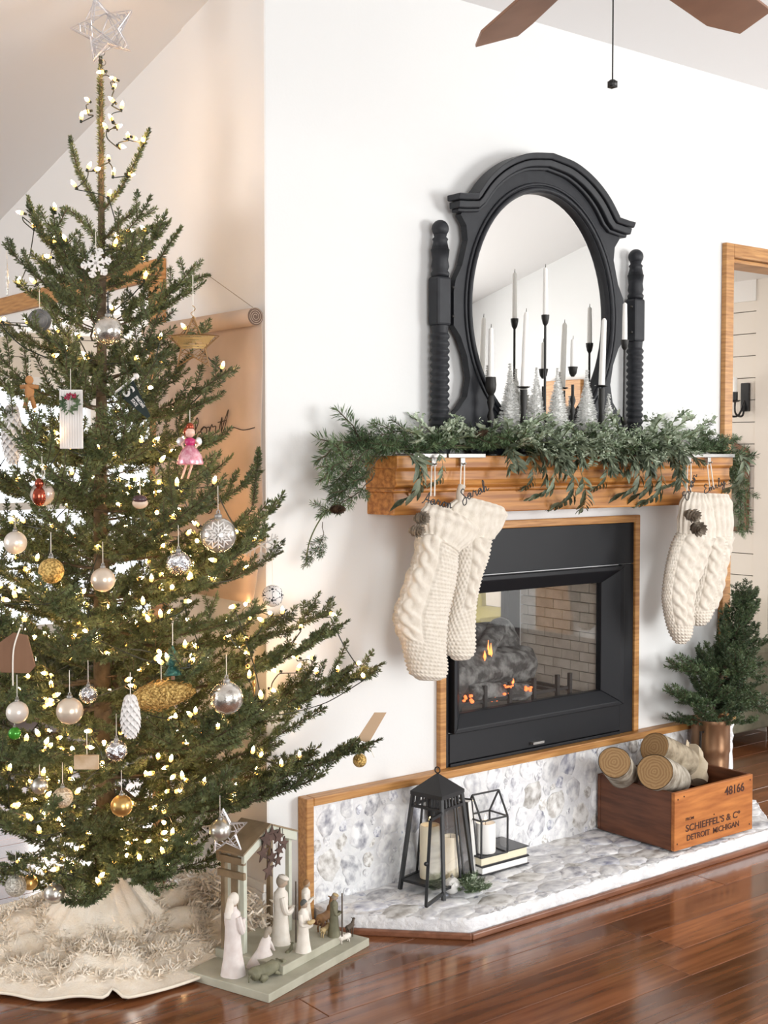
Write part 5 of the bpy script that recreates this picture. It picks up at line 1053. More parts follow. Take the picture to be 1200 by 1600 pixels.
# star on top
STARW = mat('frosted_wire', (.66, .64, .66), .35, metal=.55)
stc = Vector(PD(163, 47, TD)); ts = thing('star_tree_topper', 'white wire star topper on the tip of the fir tree', 'tree topper', stc)
rx_, uz = Vector(RT), Vector((0, 0, 1)); k = F / TD
def wire_star(c, rpx, tilt, q=.45, thick=.012, rw=.0011, dens=26, parent=None, m_=STARW, seed=1, kk=k, vol=True):
    rr = random.Random(seed); poly = [(rpx / kk * (1 if i % 2 == 0 else q) * math.cos(PI / 2 + tilt + PI * i / 5), rpx / kk * (1 if i % 2 == 0 else q) * math.sin(PI / 2 + tilt + PI * i / 5)) for i in range(10)]; fwd = -Vector(VH); m = MB()
    pt = lambda a, b, w_: c + rx_ * a + uz * b + fwd * w_
    for w_ in (-thick, thick): m.tube([pt(a, b, w_ * (.4 if i % 2 == 0 else 1)) for i, (a, b) in enumerate(poly + poly[:1])], rw * 1.5, 5)
    for i in range(10): m.cyl(pt(*poly[i], -thick * .6), pt(*poly[i], thick * .6), rw, n=4)
    obj('outline_wire', m, m_, parent); m = MB()
    for i in range(dens):
        a, b = rr.sample(range(10), 2)
        if abs(a - b) in (5,) or (a % 2 == 0 and b % 2 == 0): continue
        t1_, t2_ = rr.uniform(.0, .6), rr.uniform(0, .6); pa, pb = poly[a], poly[b]; na_, nb2 = poly[(a + 1) % 10], poly[(b + 1) % 10]
        A = (pa[0] + (na_[0] - pa[0]) * t1_, pa[1] + (na_[1] - pa[1]) * t1_); B_2 = (pb[0] + (nb2[0] - pb[0]) * t2_, pb[1] + (nb2[1] - pb[1]) * t2_); m.cyl(pt(*A, rr.uniform(-1, 1) * thick), pt(*B_2, rr.uniform(-1, 1) * thick), rw, n=4)
    for i in range(0, 10, 2):
        a, b, c_ = poly[i], poly[i - 1], poly[(i + 1) % 10]
        for t in (.25, .45, .65, .85): m.cyl(pt(a[0] + (b[0] - a[0]) * t, a[1] + (b[1] - a[1]) * t, rr.uniform(-1, 1) * thick), pt(a[0] + (c_[0] - a[0]) * t, a[1] + (c_[1] - a[1]) * t, rr.uniform(-1, 1) * thick), rw, n=4)
    obj('wound_wire', m, m_, parent)
wire_star(stc, 52, .28, .46, .016, .0017, 46, ts, STARW, 4)
spz = [stc + uz * (-.060 - .0045 * i) - rx_ * .006 + (rx_ * math.cos(i * 1.05) + Vector(VH) * math.sin(i * 1.05)) * (.007 + .0006 * i * .5) for i in range(18)]
obj('spring', MB().tube(smooth_path(spz, 4), .0014, 5), SILVER, ts)

# ------------------------------------------------------------------ ornaments
PEARL = mat('pearl_champagne', (.74, .62, .50), .28, metal=.45); PEARLW = mat('pearl_white', (.80, .73, .66), .30, metal=.3); MERC = mat('mercury_glass', (.60, .56, .50), .16, metal=.9, col2=(.80, .77, .72), scale=60, bump=.2)
GOLD = mat('satin_gold', (.66, .42, .15), .3, metal=.9); GLIT = mat('champagne_glitter', (.50, .38, .25), .45, metal=.6, col2=(.85, .74, .58), scale=220, bump=.6, contrast=(.42, .58)); SILB = mat('satin_silver', (.62, .60, .55), .28, metal=.85); GLITS = mat('silver_glitter', (.40, .38, .33), .45, metal=.6, col2=(.78, .76, .70), scale=240, bump=.6, contrast=(.42, .58))
CRK = mat('mirror_mosaic', (.40, .40, .42), .12, metal=1, col2=(.9, .9, .92), scale=90, bump=.9, contrast=(.45, .55)); GREENB = mat('green_glass', (.06, .32, .03), .15, metal=.3); GOLDG = mat('gold_glitter', (.36, .22, .06), .4, metal=.7, col2=(.85, .60, .22), scale=200, bump=.7, contrast=(.42, .58)); WHT = mat('matte_white', (.80, .77, .75), .7); BRWOOD = mat('brown_wood', (.16, .075, .04), .7, col2=(.24, .125, .07), scale=14, stretch=(1, 1, .1))
def odep(x, y, ex=.0):                   # depth of the crown's near face along a sight line
    z = PD(x, y, TD)[2]; lat = (x - px(TP)[0]) / k; r_ = max(TR(z), .12); return TD - math.sqrt(max(r_ * r_ - lat * lat, .004)) * .90 - ex
def opt(x, y, ex=.0): d = odep(x, y, ex); return Vector(PD(x, y, d)), d
def ball(x, y, r, m, lb, ex=.03, st=.05, **kw):
    c, d = opt(x, y, ex); return bauble('ball_ornament', lb, c, r * d / F, m, 'ball ornaments on the tree', string=st, **kw)
B1 = ball(169, 517, 23, MERC, 'crinkled silver glass ball with dark ribbon near the top of the tree')
ball(161, 906, 19, PEARL, 'plain champagne pearl ball in the middle of the tree'); ball(109, 1111, 21, PEARL, 'glossy champagne ball, the larger of two side by side at lower left')
ball(27, 1113, 17.5, PEARLW, 'matte pearl white ball at the left edge above a green bauble'); ball(354, 1091, 26, MERC, 'large mercury glass ball hanging over a lower right bough', .05); ball(279, 880, 19, CRK, 'mirror mosaic ball left of the carved glass ball'); ball(182, 1173, 17, CRK, 'mirror mosaic ball hanging below the white pine cone')
ball(98, 1246, 16, GLIT, 'champagne glitter ball left of the gold ball near the bottom'); ball(190, 1259, 17, GOLD, 'satin gold ball near the bottom of the tree'); ball(25, 1384, 17, GLITS, 'silver glitter ball hanging over the skirt at the lower left corner'); ball(47, 1379, 12, GOLD, 'small gold ball half hidden behind the silver glitter ball', -.02)
ball(85, 1396, 16, SILB, 'satin silver-gold ball lowest of all, over the skirt'); ball(344, 1297, 17, SILB, 'satin silver ball before the silver wire star above the stable'); ball(23, 1146, 10, GREENB, 'small green bauble at the left edge below the white ball', -.01); ball(80, 892, 20, GOLDG, 'gold glitter ball at left of the champagne pearl ball', 0)
ball(562, 1188, 11, GOLDG, 'tiny gold ball at the end of the longest lower right bough', -.05 + (TD - 3.33) - (TD - odep(562, 1188)) , st=.02); ball(24, 848, 18, PEARLW, 'frosted pale ball before the bright window at left', -.1); ball(138, 1085, 14, CRK, 'small clear silver ball between the champagne ball and pine cone', -.05); ball(62, 1228, 13, SILB, 'small silver ball tucked beside the champagne glitter ball', -.03)
# glass ball with a carved white star flower
c, d = opt(341, 836, .05); r = 28 * d / F; t = bauble('ball_ornament', 'large clear silver ball with carved white star flower at the right of the tree', c, r, mat('smoky_silver_glass', (.55, .52, .48), .12, metal=.7), 'ball ornaments on the tree', string=.06)
tc = (Vector(CAM) - c).normalized(); rot = frame_rot(tc); m = MB(); sp_ = lambda a, b: c + rot @ (Vector((math.cos(b), math.sin(b) * math.cos(a), math.sin(b) * math.sin(a))) * r * 1.01)
for i in range(8):
    a = PI * i / 4; m.tube([sp_(a, b) for b in np.linspace(.12, .85, 8)], r * .035, 5); m.tube([sp_(a - .39 + .78 * s_, .85 - .35 * math.sin(PI * s_)) for s_ in np.linspace(0, 1, 8)], r * .04, 5); m.tube([sp_(a - .39 + .78 * s_, .50 - .25 * math.sin(PI * s_)) for s_ in np.linspace(0, 1, 6)], r * .03, 5)
m.ell(sp_(0, 0), r * .07, n=8, m=6); obj('star_flower_relief', m, WHT, t, smooth=True)
# soccer ball: white shell with black pentagons
c, d = opt(426, 931, .06); d = 3.30; c = Vector(PD(426, 931, d)); r = 17 * d / F; t = thing('ball_ornament', 'black and white soccer ball ornament at the right edge of the tree', 'ornament', c, 'ball ornaments on the tree')
bm2 = bmesh.new(); bmesh.ops.create_icosphere(bm2, subdivisions=1, radius=1); g = (1 + 5 ** .5) / 2; ico = [Vector(v).normalized() for v in ((0, 1, g), (0, -1, g), (0, 1, -g), (0, -1, -g), (1, g, 0), (-1, g, 0), (1, -g, 0), (-1, -g, 0), (g, 0, 1), (-g, 0, 1), (g, 0, -1), (-g, 0, -1))]; bm2.free()
obj('shell', MB().ell(c, r, n=24, m=16), WHT, t, smooth=True); m = MB(); rot = frame_rot((Vector(CAM) - c) + Vector((.1, .3, .35)))
for v in ico:
    dv_ = (rot @ v).normalized(); fr_ = frame_rot(dv_); m.add([c + dv_ * r * 1.015] + [c + (dv_ + (fr_ @ Vector((0, math.cos(2 * PI * i / 5), math.sin(2 * PI * i / 5)))) * .40).normalized() * r * 1.012 for i in range(5)], [(0, 1 + i, 1 + (i + 1) % 5) for i in range(5)])
obj('pentagons', m, BLACKP, t); m = MB()
for i, a in enumerate(ico):
    for b in ico[i + 1:]:
        if (a - b).length < 1.1: m.tube([c + (rot @ a.lerp(b, s_)).normalized() * r * 1.005 for s_ in (.33, .5, .67)], r * .022, 4)
obj('seams', m, IRON, t); obj('string', MB().cyl(c + uz * r, c + uz * (r + .07), .0007, n=4), CORD, t)
# ribbon bow on the top ball
t = B1; c = Vector(t.location); obj('ribbon', MB().bar(c + uz * .042, c + uz * .062, .008, .004).bar(c + uz * .062, c + uz * .095, .003, .002), BLACKP, t)
Hg = 'hung ornaments on the tree'
def hang(name, lb, x, y, ex=.03, cat='ornament'):
    c, d = opt(x, y, ex); return thing(name, lb, cat, c, Hg), c, d / F
def strg(t, c, z0, L=.05): obj('string', MB().tube([c + uz * z0, c + uz * (z0 + L)], .0008, 4), CORD, t)
fw_ = -Vector(VH)
# little white panelled door with wreath
t, c, s = hang('door_ornament', 'small white beadboard door ornament with green wreath and red berries', 111, 655, .04); W_, H_ = 18 * s, 46 * s
obj('panel', MB().prism([(-W_, -H_), (W_, -H_), (W_, H_), (-W_, H_)], c, rx_, uz, fw_ * -.006), WHT, t, .001); m = MB()
for i in range(9): m.prism([(-W_ + W_ * 2 * i / 9 + .0006, -H_ * .96), (-W_ + W_ * 2 * (i + 1) / 9 - .0006, -H_ * .96), (-W_ + W_ * 2 * (i + 1) / 9 - .0006, H_ * .96), (-W_ + W_ * 2 * i / 9 + .0006, H_ * .96)], c, rx_, uz, fw_ * .0015)
obj('beadboard', m, WHT, t); wc = c + uz * H_ * .52 + fw_ * .006; v, f = [], []
for i in range(90):
    a = R.uniform(0, 2 * PI); q = wc + (rx_ * math.cos(a) + uz * math.sin(a)) * 12 * s * R.uniform(.8, 1.1); leaf(v, f, q, rx_ * R.uniform(-1, 1) + uz * R.uniform(-1, 1) + fw_ * .5, fw_, .012, .004, .1)
o = inst('wreath', mesh_parts('wreath', [(v, f, FIR2)]), t, wloc(t)); o.data.transform(Matrix.Translation(-wloc(t))); m = MB(); RED = mat('red_berries', (.30, .015, .05), .3)
for i in range(12): m.ell(wc + uz * 11 * s + rx_ * R.uniform(-7, 9) * s + uz * R.uniform(-4, 4) * s + fw_ * .006, 2.2 * s, n=8, m=6)
obj('berries', m, RED, t, smooth=True); strg(t, c, H_)
# pennant
t, c, s = hang('pennant_ornament', 'black felt pennant ornament lettered with a big S on the tree', 218, 633, .10); a1 = math.radians(-52); ua, ub = rx_ * math.cos(a1) + uz * math.sin(a1), -rx_ * math.sin(a1) + uz * math.cos(a1); PEN = mat('black_green_felt', (.012, .022, .02), .85)
c = c + ub * 0; o0 = c - ua * 38 * s; obj('felt', MB().prism([(0, -17 * s), (62 * s, -3 * s), (62 * s, 3 * s), (0, 17 * s)], o0, ua, ub, fw_ * .003), PEN, t)
obj('rod', MB().cyl(o0 - ub * 19 * s + fw_ * .002, o0 + ub * 22 * s + fw_ * .002, 2.2 * s, n=8).ell(o0 + ub * 24 * s, 4.5 * s, n=10, m=8), WHT, t, smooth=True)
RM = Matrix((ua, ub, ua.cross(ub))).transposed()
letters('S', 27 * s, WHT, t, RM, o0 + ua * 5 * s - ub * 9 * s + fw_ * .0036, sx=1.0, name='letter'); letters('SPARTANS', 7.2 * s, WHT, t, RM, o0 + ua * 24 * s + ub * 1.5 * s + fw_ * .0036, sx=.62, name='lettering'); letters('STATE', 7.2 * s, WHT, t, RM, o0 + ua * 24 * s - ub * 6 * s + fw_ * .0036, sx=.62, name='lettering')
# pink doll
t, c, s = hang('doll_ornament', 'pink glass ballerina doll ornament with auburn bun at the right of the tree', 297, 700, .04); PNK = mat('pink_glitter_skirt', (.62, .20, .28), .25, metal=.3, col2=(.85, .50, .56), scale=90); AUB = mat('auburn_glass', (.36, .06, .025), .15, metal=.5); SKN = mat('doll_skin', (.78, .50, .40), .3); MAG = mat('magenta_bodice', (.50, .03, .14), .3)
zz_ = lambda y: (700 - y) * s; L3 = lambda nm, pr, m_, cc=c: obj(nm, MB().lathe([(r_ * s, zz_(y)) for r_, y in pr], cc, 20), m_, t, smooth=True)
L3('skirt', [(20, 726), (21, 724), (18, 712), (12, 702), (7, 696)], PNK); L3('bodice', [(7, 697), (8, 692), (8.5, 687), (4, 684)], MAG); obj('head', MB().ell(c + uz * zz_(676) + fw_ * .001, 8 * s, n=14, m=10), SKN, t, smooth=True)
obj('hair', MB().ell(c + uz * zz_(674.5) - fw_ * .004 - rx_ * .003, 9.2 * s, n=14, m=10).ell(c + uz * zz_(667), 6.5 * s, n=12, m=8), AUB, t, smooth=True); obj('arms', MB().tube([c + uz * zz_(688) - rx_ * 7 * s, c + uz * zz_(694) - rx_ * 13 * s, c + uz * zz_(700) - rx_ * 9 * s + fw_ * .01], 2 * s, 6).tube([c + uz * zz_(688) + rx_ * 7 * s, c + uz * zz_(694) + rx_ * 13 * s, c + uz * zz_(700) + rx_ * 9 * s + fw_ * .01], 2 * s, 6), SKN, t, smooth=True)
WNG = mat('silver_wings', (.75, .72, .72), .3, metal=.5); obj('wing', MB().ell(c + uz * zz_(690) - rx_ * 15 * s - fw_ * .006, 8 * s, .003, 7 * s, 10, 8), WNG, t, smooth=True); obj('wing', MB().ell(c + uz * zz_(690) + rx_ * 13 * s - fw_ * .006, 6 * s, .003, 7 * s, 10, 8), WNG, t, smooth=True)
for q in (-6, 3): obj('leg', MB().cyl(c + uz * zz_(725) + rx_ * q * s, c + uz * zz_(748) + rx_ * (q - 7) * s, 2.2 * s, 1.6 * s, 8), SKN, t, smooth=True)
strg(t, c, zz_(660), .03)
# white cones and feather drop
def drop(name, lb, x, y0, y1, w_, m_, rows=11, ex=.05):
    t, c, s = hang(name, lb, x, (y0 + y1) / 2, ex); Lh = (y1 - y0) * s; v, f = [], []; r_ = w_ * s
    for i in range(rows):
        tt = (i + .5) / rows; rad = r_ * math.sin(PI * (.15 + .78 * tt)) ** .7
        for j in range(9):
            a = 2 * PI * (j + .5 * (i % 2)) / 9; leaf(v, f, c + uz * (Lh * (.5 - tt) + .006) + (rx_ * math.cos(a) + fw_ * math.sin(a)) * rad * .35, (rx_ * math.cos(a) + fw_ * math.sin(a)) * .62 - uz * .75, (rx_ * math.cos(a) + fw_ * math.sin(a)) + uz * .3, rad * 1.15, rad * .8, .12)
    cm = MB().lathe([(.001, -Lh * .45), (r_ * .55, -Lh * .1), (r_ * .55, Lh * .3), (.001, Lh * .5)], c, 10); me = mesh_parts('scales', [(v, f, m_), (cm.v, cm.f, m_)]); me.transform(Matrix.Translation(-wloc(t))); inst('scales', me, t, wloc(t)); strg(t, c, Lh * .5)
drop('pine_cone_ornament', 'white painted pine cone ornament hanging at lower centre of the tree', 204, 1086, 1154, 17, WHT); drop('feather_ornament', 'white feathered drop ornament before the bright window at the left edge', 19, 632, 726, 18, WHT, 14, .0)
# wire stars
t, c, s = hang('star_ornament', 'gold and brown wire star ornament hanging before the paper scroll', 302, 538, .0); RATT = mat('rattan_wire', (.30, .17, .07), .5, metal=.4); wire_star(c, 40, .0, .46, .008, .0011, 30, t, RATT, 7); GOLDW = mat('gold_thread', (.62, .40, .16), .35, metal=.7); m = MB()
for i in range(16): yy = .34 - .035 * i; wv_ = 34 - 1.1 * i; m.tube([c - rx_ * wv_ * s + uz * (yy * 36 * s) + fw_ * .004, c + fw_ * .010 + uz * (yy * 36 * s + R.uniform(-.002, .002)), c + rx_ * wv_ * s + uz * (yy * 36 * s) + fw_ * .004], .0013, 4)
obj('gold_winding', m, GOLDW, t); obj('string', MB().tube([c + uz * 40 * s, c + uz * 66 * s, c + uz * 108 * s], .0011, 4), CORD, t); obj('finial', MB().tube([c + uz * (40 + 2.5 * i) * s + (rx_ * math.cos(i) + fw_ * math.sin(i)) * .006 for i in range(9)], .001, 4), GOLDW, t)
t, c, s = hang('star_ornament', 'silver wire star ornament above the nativity stable roof', 352, 1300, -.02); wire_star(c, 34, .1, .42, .008, .0013, 22, t, STARW, 9)
# snowflakes
def flake(lb, x, y, rp, m_, ex, r_=.0018, d=None, tilt=.2):
    t, c, s = hang('snowflake_ornament', lb, x, y, ex)
    if d: c = Vector(PD(x, y, d)); t.location = c; s = d / F
    m = MB(); L = rp * s
    for i in range(6):
        a = PI * i / 3 + tilt; e_ = rx_ * math.cos(a) + uz * math.sin(a); n_ = -rx_ * math.sin(a) + uz * math.cos(a); m.bar(c, c + e_ * L, r_ * 2, r_ * 2, VH)
        for q, l_ in ((.35, .28), (.6, .34), (.82, .2)):
            for s2 in (1, -1): m.bar(c + e_ * L * q, c + e_ * L * (q + l_ * .6) + n_ * s2 * L * l_ * .75, r_ * 1.6, r_ * 1.6, VH)
    obj('arms', m, m_, t); strg(t, c, L, .04)
flake('fluffy white yarn snowflake high on the tree front', 150, 411, 24, WHT, .06, .003); ACR = mat('frosted_acrylic', (.70, .68, .66), .25, metal=.2); flake('large clear acrylic snowflake near the right edge above the soccer ball', 408, 852, 30, ACR, .0, .0016, 3.34, .5)
# dark engraved disc
t, c, s = hang('disc_ornament', 'dark grey engraved round disc ornament at the upper left of the tree', 62, 501, .0); SLATE = mat('slate_grey_disc', (.085, .085, .085), .7, col2=(.20, .20, .20), scale=45); obj('disc', MB().tube([c - fw_ * .005, c + fw_ * .005], 18 * s, 28), SLATE, t, .001); obj('engraved_rings', MB().tube([c + fw_ * .0055 + (rx_ * math.cos(a) + uz * math.sin(a)) * 13 * s for a in np.linspace(0, 2 * PI, 28)], .0007, 4, False).tube([c + fw_ * .0055 + (rx_ * math.cos(a) + uz * math.sin(a)) * 7 * s for a in np.linspace(0, 2 * PI, 20)], .0007, 4, False), SILVER, t); strg(t, c, 18 * s)
# clear ball with red reindeer
t, c, s = hang('reindeer_ornament', 'copper red reindeer ornament with antlers on a clear ball', 66, 772, .03); COP = mat('copper_red_glass', (.34, .065, .035), .14, metal=.75); obj('glass_ball', MB().ell(c, 19 * s, n=20, m=14), mat('pale_smoke_glass', (.62, .52, .46), .1, metal=.55), t, smooth=True)
obj('deer_body', MB().ell(c + fw_ * .026 - uz * 3 * s, 11 * s, 8 * s, 15 * s, 14, 10).ell(c + fw_ * .026 + uz * 17 * s, 7 * s, 7 * s, 8 * s, 12, 8), COP, t, smooth=True); m = MB()
for q in (1, -1): m.tube([c + fw_ * .026 + uz * 22 * s + rx_ * q * 3 * s, c + fw_ * .026 + uz * 33 * s + rx_ * q * 9 * s, c + fw_ * .026 + uz * 42 * s + rx_ * q * 6 * s], 1.1 * s, 5).tube([c + fw_ * .026 + uz * 29 * s + rx_ * q * 7 * s, c + fw_ * .026 + uz * 33 * s + rx_ * q * 14 * s], .9 * s, 5)
obj('antlers', m, CORD, t); strg(t, c, 20 * s, .06)
# other small pieces
t, c, s = hang('nut_ornament', 'small brown and cream acorn-shaped ornament at the centre of the tree', 219, 783, .03); obj('shell', MB().ell(c - uz * 3 * s, 13 * s, 10 * s, 9 * s, 16, 10), mat('cream_shell', (.62, .47, .36), .25), t, smooth=True); obj('dark_top', MB().ell(c + uz * 3 * s + fw_ * .003, 12 * s, 10 * s, 7 * s, 16, 10), mat('plum_top', (.07, .035, .04), .25), t, smooth=True); strg(t, c, 8 * s)
t, c, s = hang('bird_ornament', 'gold sequined bird ornament with long tail at the right of the white pine cone', 252, 1086, .02); e_ = (rx_ - uz * -.15).normalized(); v, f = [], []
for i in range(420):
    u = R.uniform(-1, 1); a = R.uniform(0, 2 * PI); rr_ = 24 * s * math.sqrt(max(0, 1 - u * u)) * (1 if u < .2 else .75); q = c + e_ * u * 48 * s + (uz * math.cos(a) + fw_ * math.sin(a)) * rr_; leaf(v, f, q, e_ * .8 + uz * R.uniform(-.6, .6) + fw_ * R.uniform(0, .6), uz * math.cos(a) + fw_ * math.sin(a), .012, .005, .1)
cm = MB().ell(c, 46 * s, 20 * s, 21 * s, 14, 10, frame_rot(e_)); me = mesh_parts('sequins', [(v, f, GOLDG), (cm.v, cm.f, GOLDG)]); me.transform(Matrix.Translation(-c)); inst('sequins', me, t, c); strg(t, c, 20 * s)
t, c, s = hang('wood_ornament', 'flat brown wooden house-shaped ornament on a long cream ribbon at left', 24, 1020, .06); obj('board', MB().prism([(-34 * s, -30 * s), (22 * s, -32 * s), (32 * s, -20 * s), (28 * s, -4 * s), (20 * s, 28 * s), (-2 * s, 32 * s), (-30 * s, 12 * s)], c, rx_, uz, fw_ * .006), BRWOOD, t, .001); obj('ribbon', MB().tube(smooth_path([c + rx_ * 10 * s + uz * 40 * s + fw_ * .01, c + rx_ * 0 * s + uz * 5 * s + fw_ * .014, c - rx_ * 2 * s - uz * 50 * s + fw_ * .012]), .0018, 5), CORD, t)
t, c, s = hang('tree_ornament', 'dark teal glittered little tree ornament right of the gold bird', 270, 1032, .04); TEAL = mat('teal_glitter', (.012, .07, .055), .4, metal=.4, col2=(.04, .15, .12), scale=160, bump=.5); obj('tiers', MB().lathe([(14 * s, -22 * s), (5 * s, -6 * s), (11 * s, -6 * s), (4 * s, 8 * s), (8 * s, 8 * s), (.0005, 24 * s)], c, 14), TEAL, t, smooth='auto'); obj('stem', MB().cyl(c - uz * 30 * s, c - uz * 22 * s, 3 * s, n=8), BRWOOD, t); strg(t, c, 24 * s)
t, c, s = hang('gingerbread_ornament', 'flat tan gingerbread figure ornament left of the white door ornament', 46, 612, .02); GIN = mat('gingerbread', (.42, .20, .075), .75); obj('cookie', MB().ell(c + uz * 18 * s, 7 * s, .004, 7 * s, 12, 8).ell(c, 8 * s, .005, 13 * s, 12, 8).tube([c + uz * 7 * s - rx_ * 14 * s, c + uz * 9 * s, c + uz * 7 * s + rx_ * 14 * s], 3.4 * s, 8).tube([c - uz * 26 * s - rx_ * 8 * s, c - uz * 8 * s - rx_ * 3 * s], 3.8 * s, 8).tube([c - uz * 26 * s + rx_ * 8 * s, c - uz * 8 * s + rx_ * 3 * s], 3.8 * s, 8), GIN, t, smooth=True); strg(t, c, 25 * s)
for x, y0, y1, m_, lb, dd_ in ((11, 405, 462, ACR, 'twisted clear icicle ornament at the top left edge', None), (397, 1028, 1090, GOLD, 'slim gold icicle ornament before the bare wall at right', 3.38)):
    t, c, s = hang('icicle_ornament', lb, x, (y0 + y1) / 2, .0)
    if dd_: c = Vector(PD(x, (y0 + y1) / 2, dd_)); t.location = c; s = dd_ / F
    L = (y1 - y0) * s; obj('icicle', MB().lathe([(.0005 + (.004 + .0012 * math.sin(i * 1.6)) * math.sin(PI * min(1, .12 + .9 * i / 24)), -L / 2 + L * i / 24) for i in range(25)], c, 8), m_, t, smooth=True); strg(t, c, L / 2, .04)
t, c, s = hang('photo_block_ornament', 'small tan photo block ornament low in the centre of the tree', 136, 1190, .0); obj('block', MB().prism([(-19 * s, -11 * s), (19 * s, -11 * s), (19 * s, 11 * s), (-19 * s, 11 * s)], c, rx_, uz, fw_ * .01), mat('tan_block', (.50, .33, .18), .7, col2=(.66, .50, .34), scale=30), t, .001); strg(t, c, 11 * s)
t = thing('paper_tag', 'tan paper tag standing on the longest lower right bough', 'tag', PD(578, 1140, 3.32)); TAG = mat('tan_paper', (.56, .40, .26), .8); c = Vector(PD(575, 1138, 3.32)); s = 3.32 / F
obj('card', MB().prism([(-18 * s, -18 * s), (2 * s, -22 * s), (29 * s, 25 * s), (10 * s, 25 * s)], c, rx_, uz, fw_ * .001), TAG, t); obj('string', MB().tube(smooth_path([c - rx_ * 8 * s - uz * 18 * s, c + rx_ * 2 * s - uz * 30 * s, c + rx_ * 10 * s - uz * 46 * s]), .001, 4), CORD, t)

# ------------------------------------------------------------------ tree skirt
SKIRT = mat('cream_cotton', (.87, .76, .62), .95, col2=(.93, .85, .74), scale=30, bump=.4, bscale=180, sheen=.2)
sk = thing('tree_skirt', 'cream ruffled and fringed cloth skirt spread under the tree', 'tree skirt', (TP.x, TP.y, 0)); pts = []; nr, na2 = 60, 220; SCX, SCY = -.395, .215
def sk_z(t, a, X, Y):
    hill = .235 * max(0, 1 - t / .42) ** 1.1 + .05 * math.exp(-((t - .55) / .25) ** 2) * (.5 + .5 * math.sin(3 * a + 1))
    fold = (.018 * math.sin(9 * a + 2 * math.sin(2 * a)) + .010 * math.sin(17 * a + 1)) * min(1, t * 2) * (1.15 - .55 * t)
    edge = 0
    return max(.004, .012 + hill + fold * (1 - .75 * max(0, t - .75) / .25) + .012 * (1 - t) + edge)
for i in range(nr):
    t = .10 + .90 * i / (nr - 1)
    for j in range(na2):
        a = 2 * PI * j / na2; rr_ = (.415 + .010 * math.sin(6 * a) + .007 * math.sin(13 * a + 1)) * t; notch = math.exp(-((a - 4.32) / .035) ** 2); rr_ *= 1 - .07 * notch * (t > .6) * (t - .6) / .4
        X, Y = SCX + rr_ * math.cos(a), SCY + rr_ * math.sin(a); z = sk_z(t, a, X, Y) + .03 * notch * max(0, t - .55)
        if X > -.03: z += (X + .03) * .35 + .01 * abs(math.sin(14 * a)); X = -.026 - .004 * abs(math.sin(9 * a))
        pts.append((X, Y, z))
o = obj('cloth', MB().grid(pts, nr, na2, cv=True), SKIRT, sk, smooth=True); q = o.modifiers.new('thick', 'SOLIDIFY'); q.thickness = .004; q.offset = 1
ed = [Vector(pts[(nr - 1) * na2 + j]) + Vector((0, 0, .001)) for j in range(na2)]; obj('hem', MB().tube(ed + ed[:1], .0045, 6, False), mat('cream_piping', (.80, .72, .60), .9), sk, smooth=True)
def ruffle(t0, amp, nm, tufts):
    v, f = [], []
    for _ in range(tufts):
        a = R.uniform(0, 2 * PI); t = t0 + R.gauss(0, amp); i = min(nr - 1, max(0, int((t - .10) / .90 * (nr - 1)))); j = int(a / (2 * PI) * na2) % na2; p = Vector(pts[i * na2 + j]); rad = Vector((math.cos(a), math.sin(a), 0)); tg_ = Vector((-rad.y, rad.x, 0)); d = rad * R.uniform(-.4, 1) + tg_ * R.uniform(-.8, .8) + Vector((0, 0, R.uniform(.2, .9)))
        if p.x > -.06: d.x = -abs(d.x)
        leaf(v, f, p + Vector((0, 0, .004)), d, (R.uniform(-1, 1), R.uniform(-1, 1), R.uniform(-.3, 1)), R.uniform(.012, .024), R.uniform(.0030, .0055), R.uniform(.2, 1.2))
    me = mesh_parts(nm, [(v, f, SKIRT)]); me.transform(Matrix.Translation(-wloc(sk))); o = inst(nm, me, sk, wloc(sk)); o['kind'] = 'stuff'
ruffle(.40, .022, 'fringe_ruffle', 1900); ruffle(.64, .032, 'fringe_ruffle', 4200); ruffle(.83, .022, 'fringe_ruffle', 2200)
v, f = [], []
for _ in range(900):
    y = R.uniform(-.10, .40); x = -.03 - abs(R.gauss(0, .04)); leaf(v, f, (x, y, R.uniform(.03, .11)), (R.uniform(-1, .0), R.uniform(-1, 1), R.uniform(-.3, 1)), (R.uniform(-1, 1), R.uniform(-1, 1), .5), R.uniform(.02, .04), R.uniform(.004, .007), R.uniform(.2, 1.0))
me = mesh_parts('bunched_fringe', [(v, f, SKIRT)]); me.transform(Matrix.Translation(-wloc(sk))); o = inst('bunched_fringe', me, sk, wloc(sk)); o['kind'] = 'stuff'

# ================================================================== PAPER SCROLL
KRAFT = mat('kraft_paper', (.52, .40, .31), .85, col2=(.60, .47, .38), scale=6, bump=.1)
RL, RRr = P(232, 522, 'X', -.05), P(399, 493, 'X', -.05); ry0, ry1, rz = RRr[1], RL[1], (RL[2] + RRr[2]) / 2
ps_ = thing('paper_scroll', 'hand-lettered kraft paper scroll on a wall roll behind the tree', 'paper scroll', (-.05, (ry0 + ry1) / 2, rz)); rr_ = .024
obj('roll', MB().cyl((-.05, ry0, rz), (-.05, ry1, rz), rr_, rr_, 28), KRAFT, ps_, smooth='auto')
sp2 = [(-.05 + (.004 + .019 * i / 60) * math.cos(.35 * i), ry0 - .0015, rz + (.004 + .019 * i / 60) * math.sin(.35 * i)) for i in range(61)]
obj('roll_end', MB().cyl((-.05, ry0 - .0012, rz), (-.05, ry0 + .004, rz), rr_ * .995, rr_ * .995, 28), mat('roll_end_brown', (.12, .07, .045), .8), ps_); obj('spiral_edge', MB().tube(sp2, .0006, 5), KRAFT, ps_)
zb_ = P(400, 940, 'X', -.028)[2]; pts = []
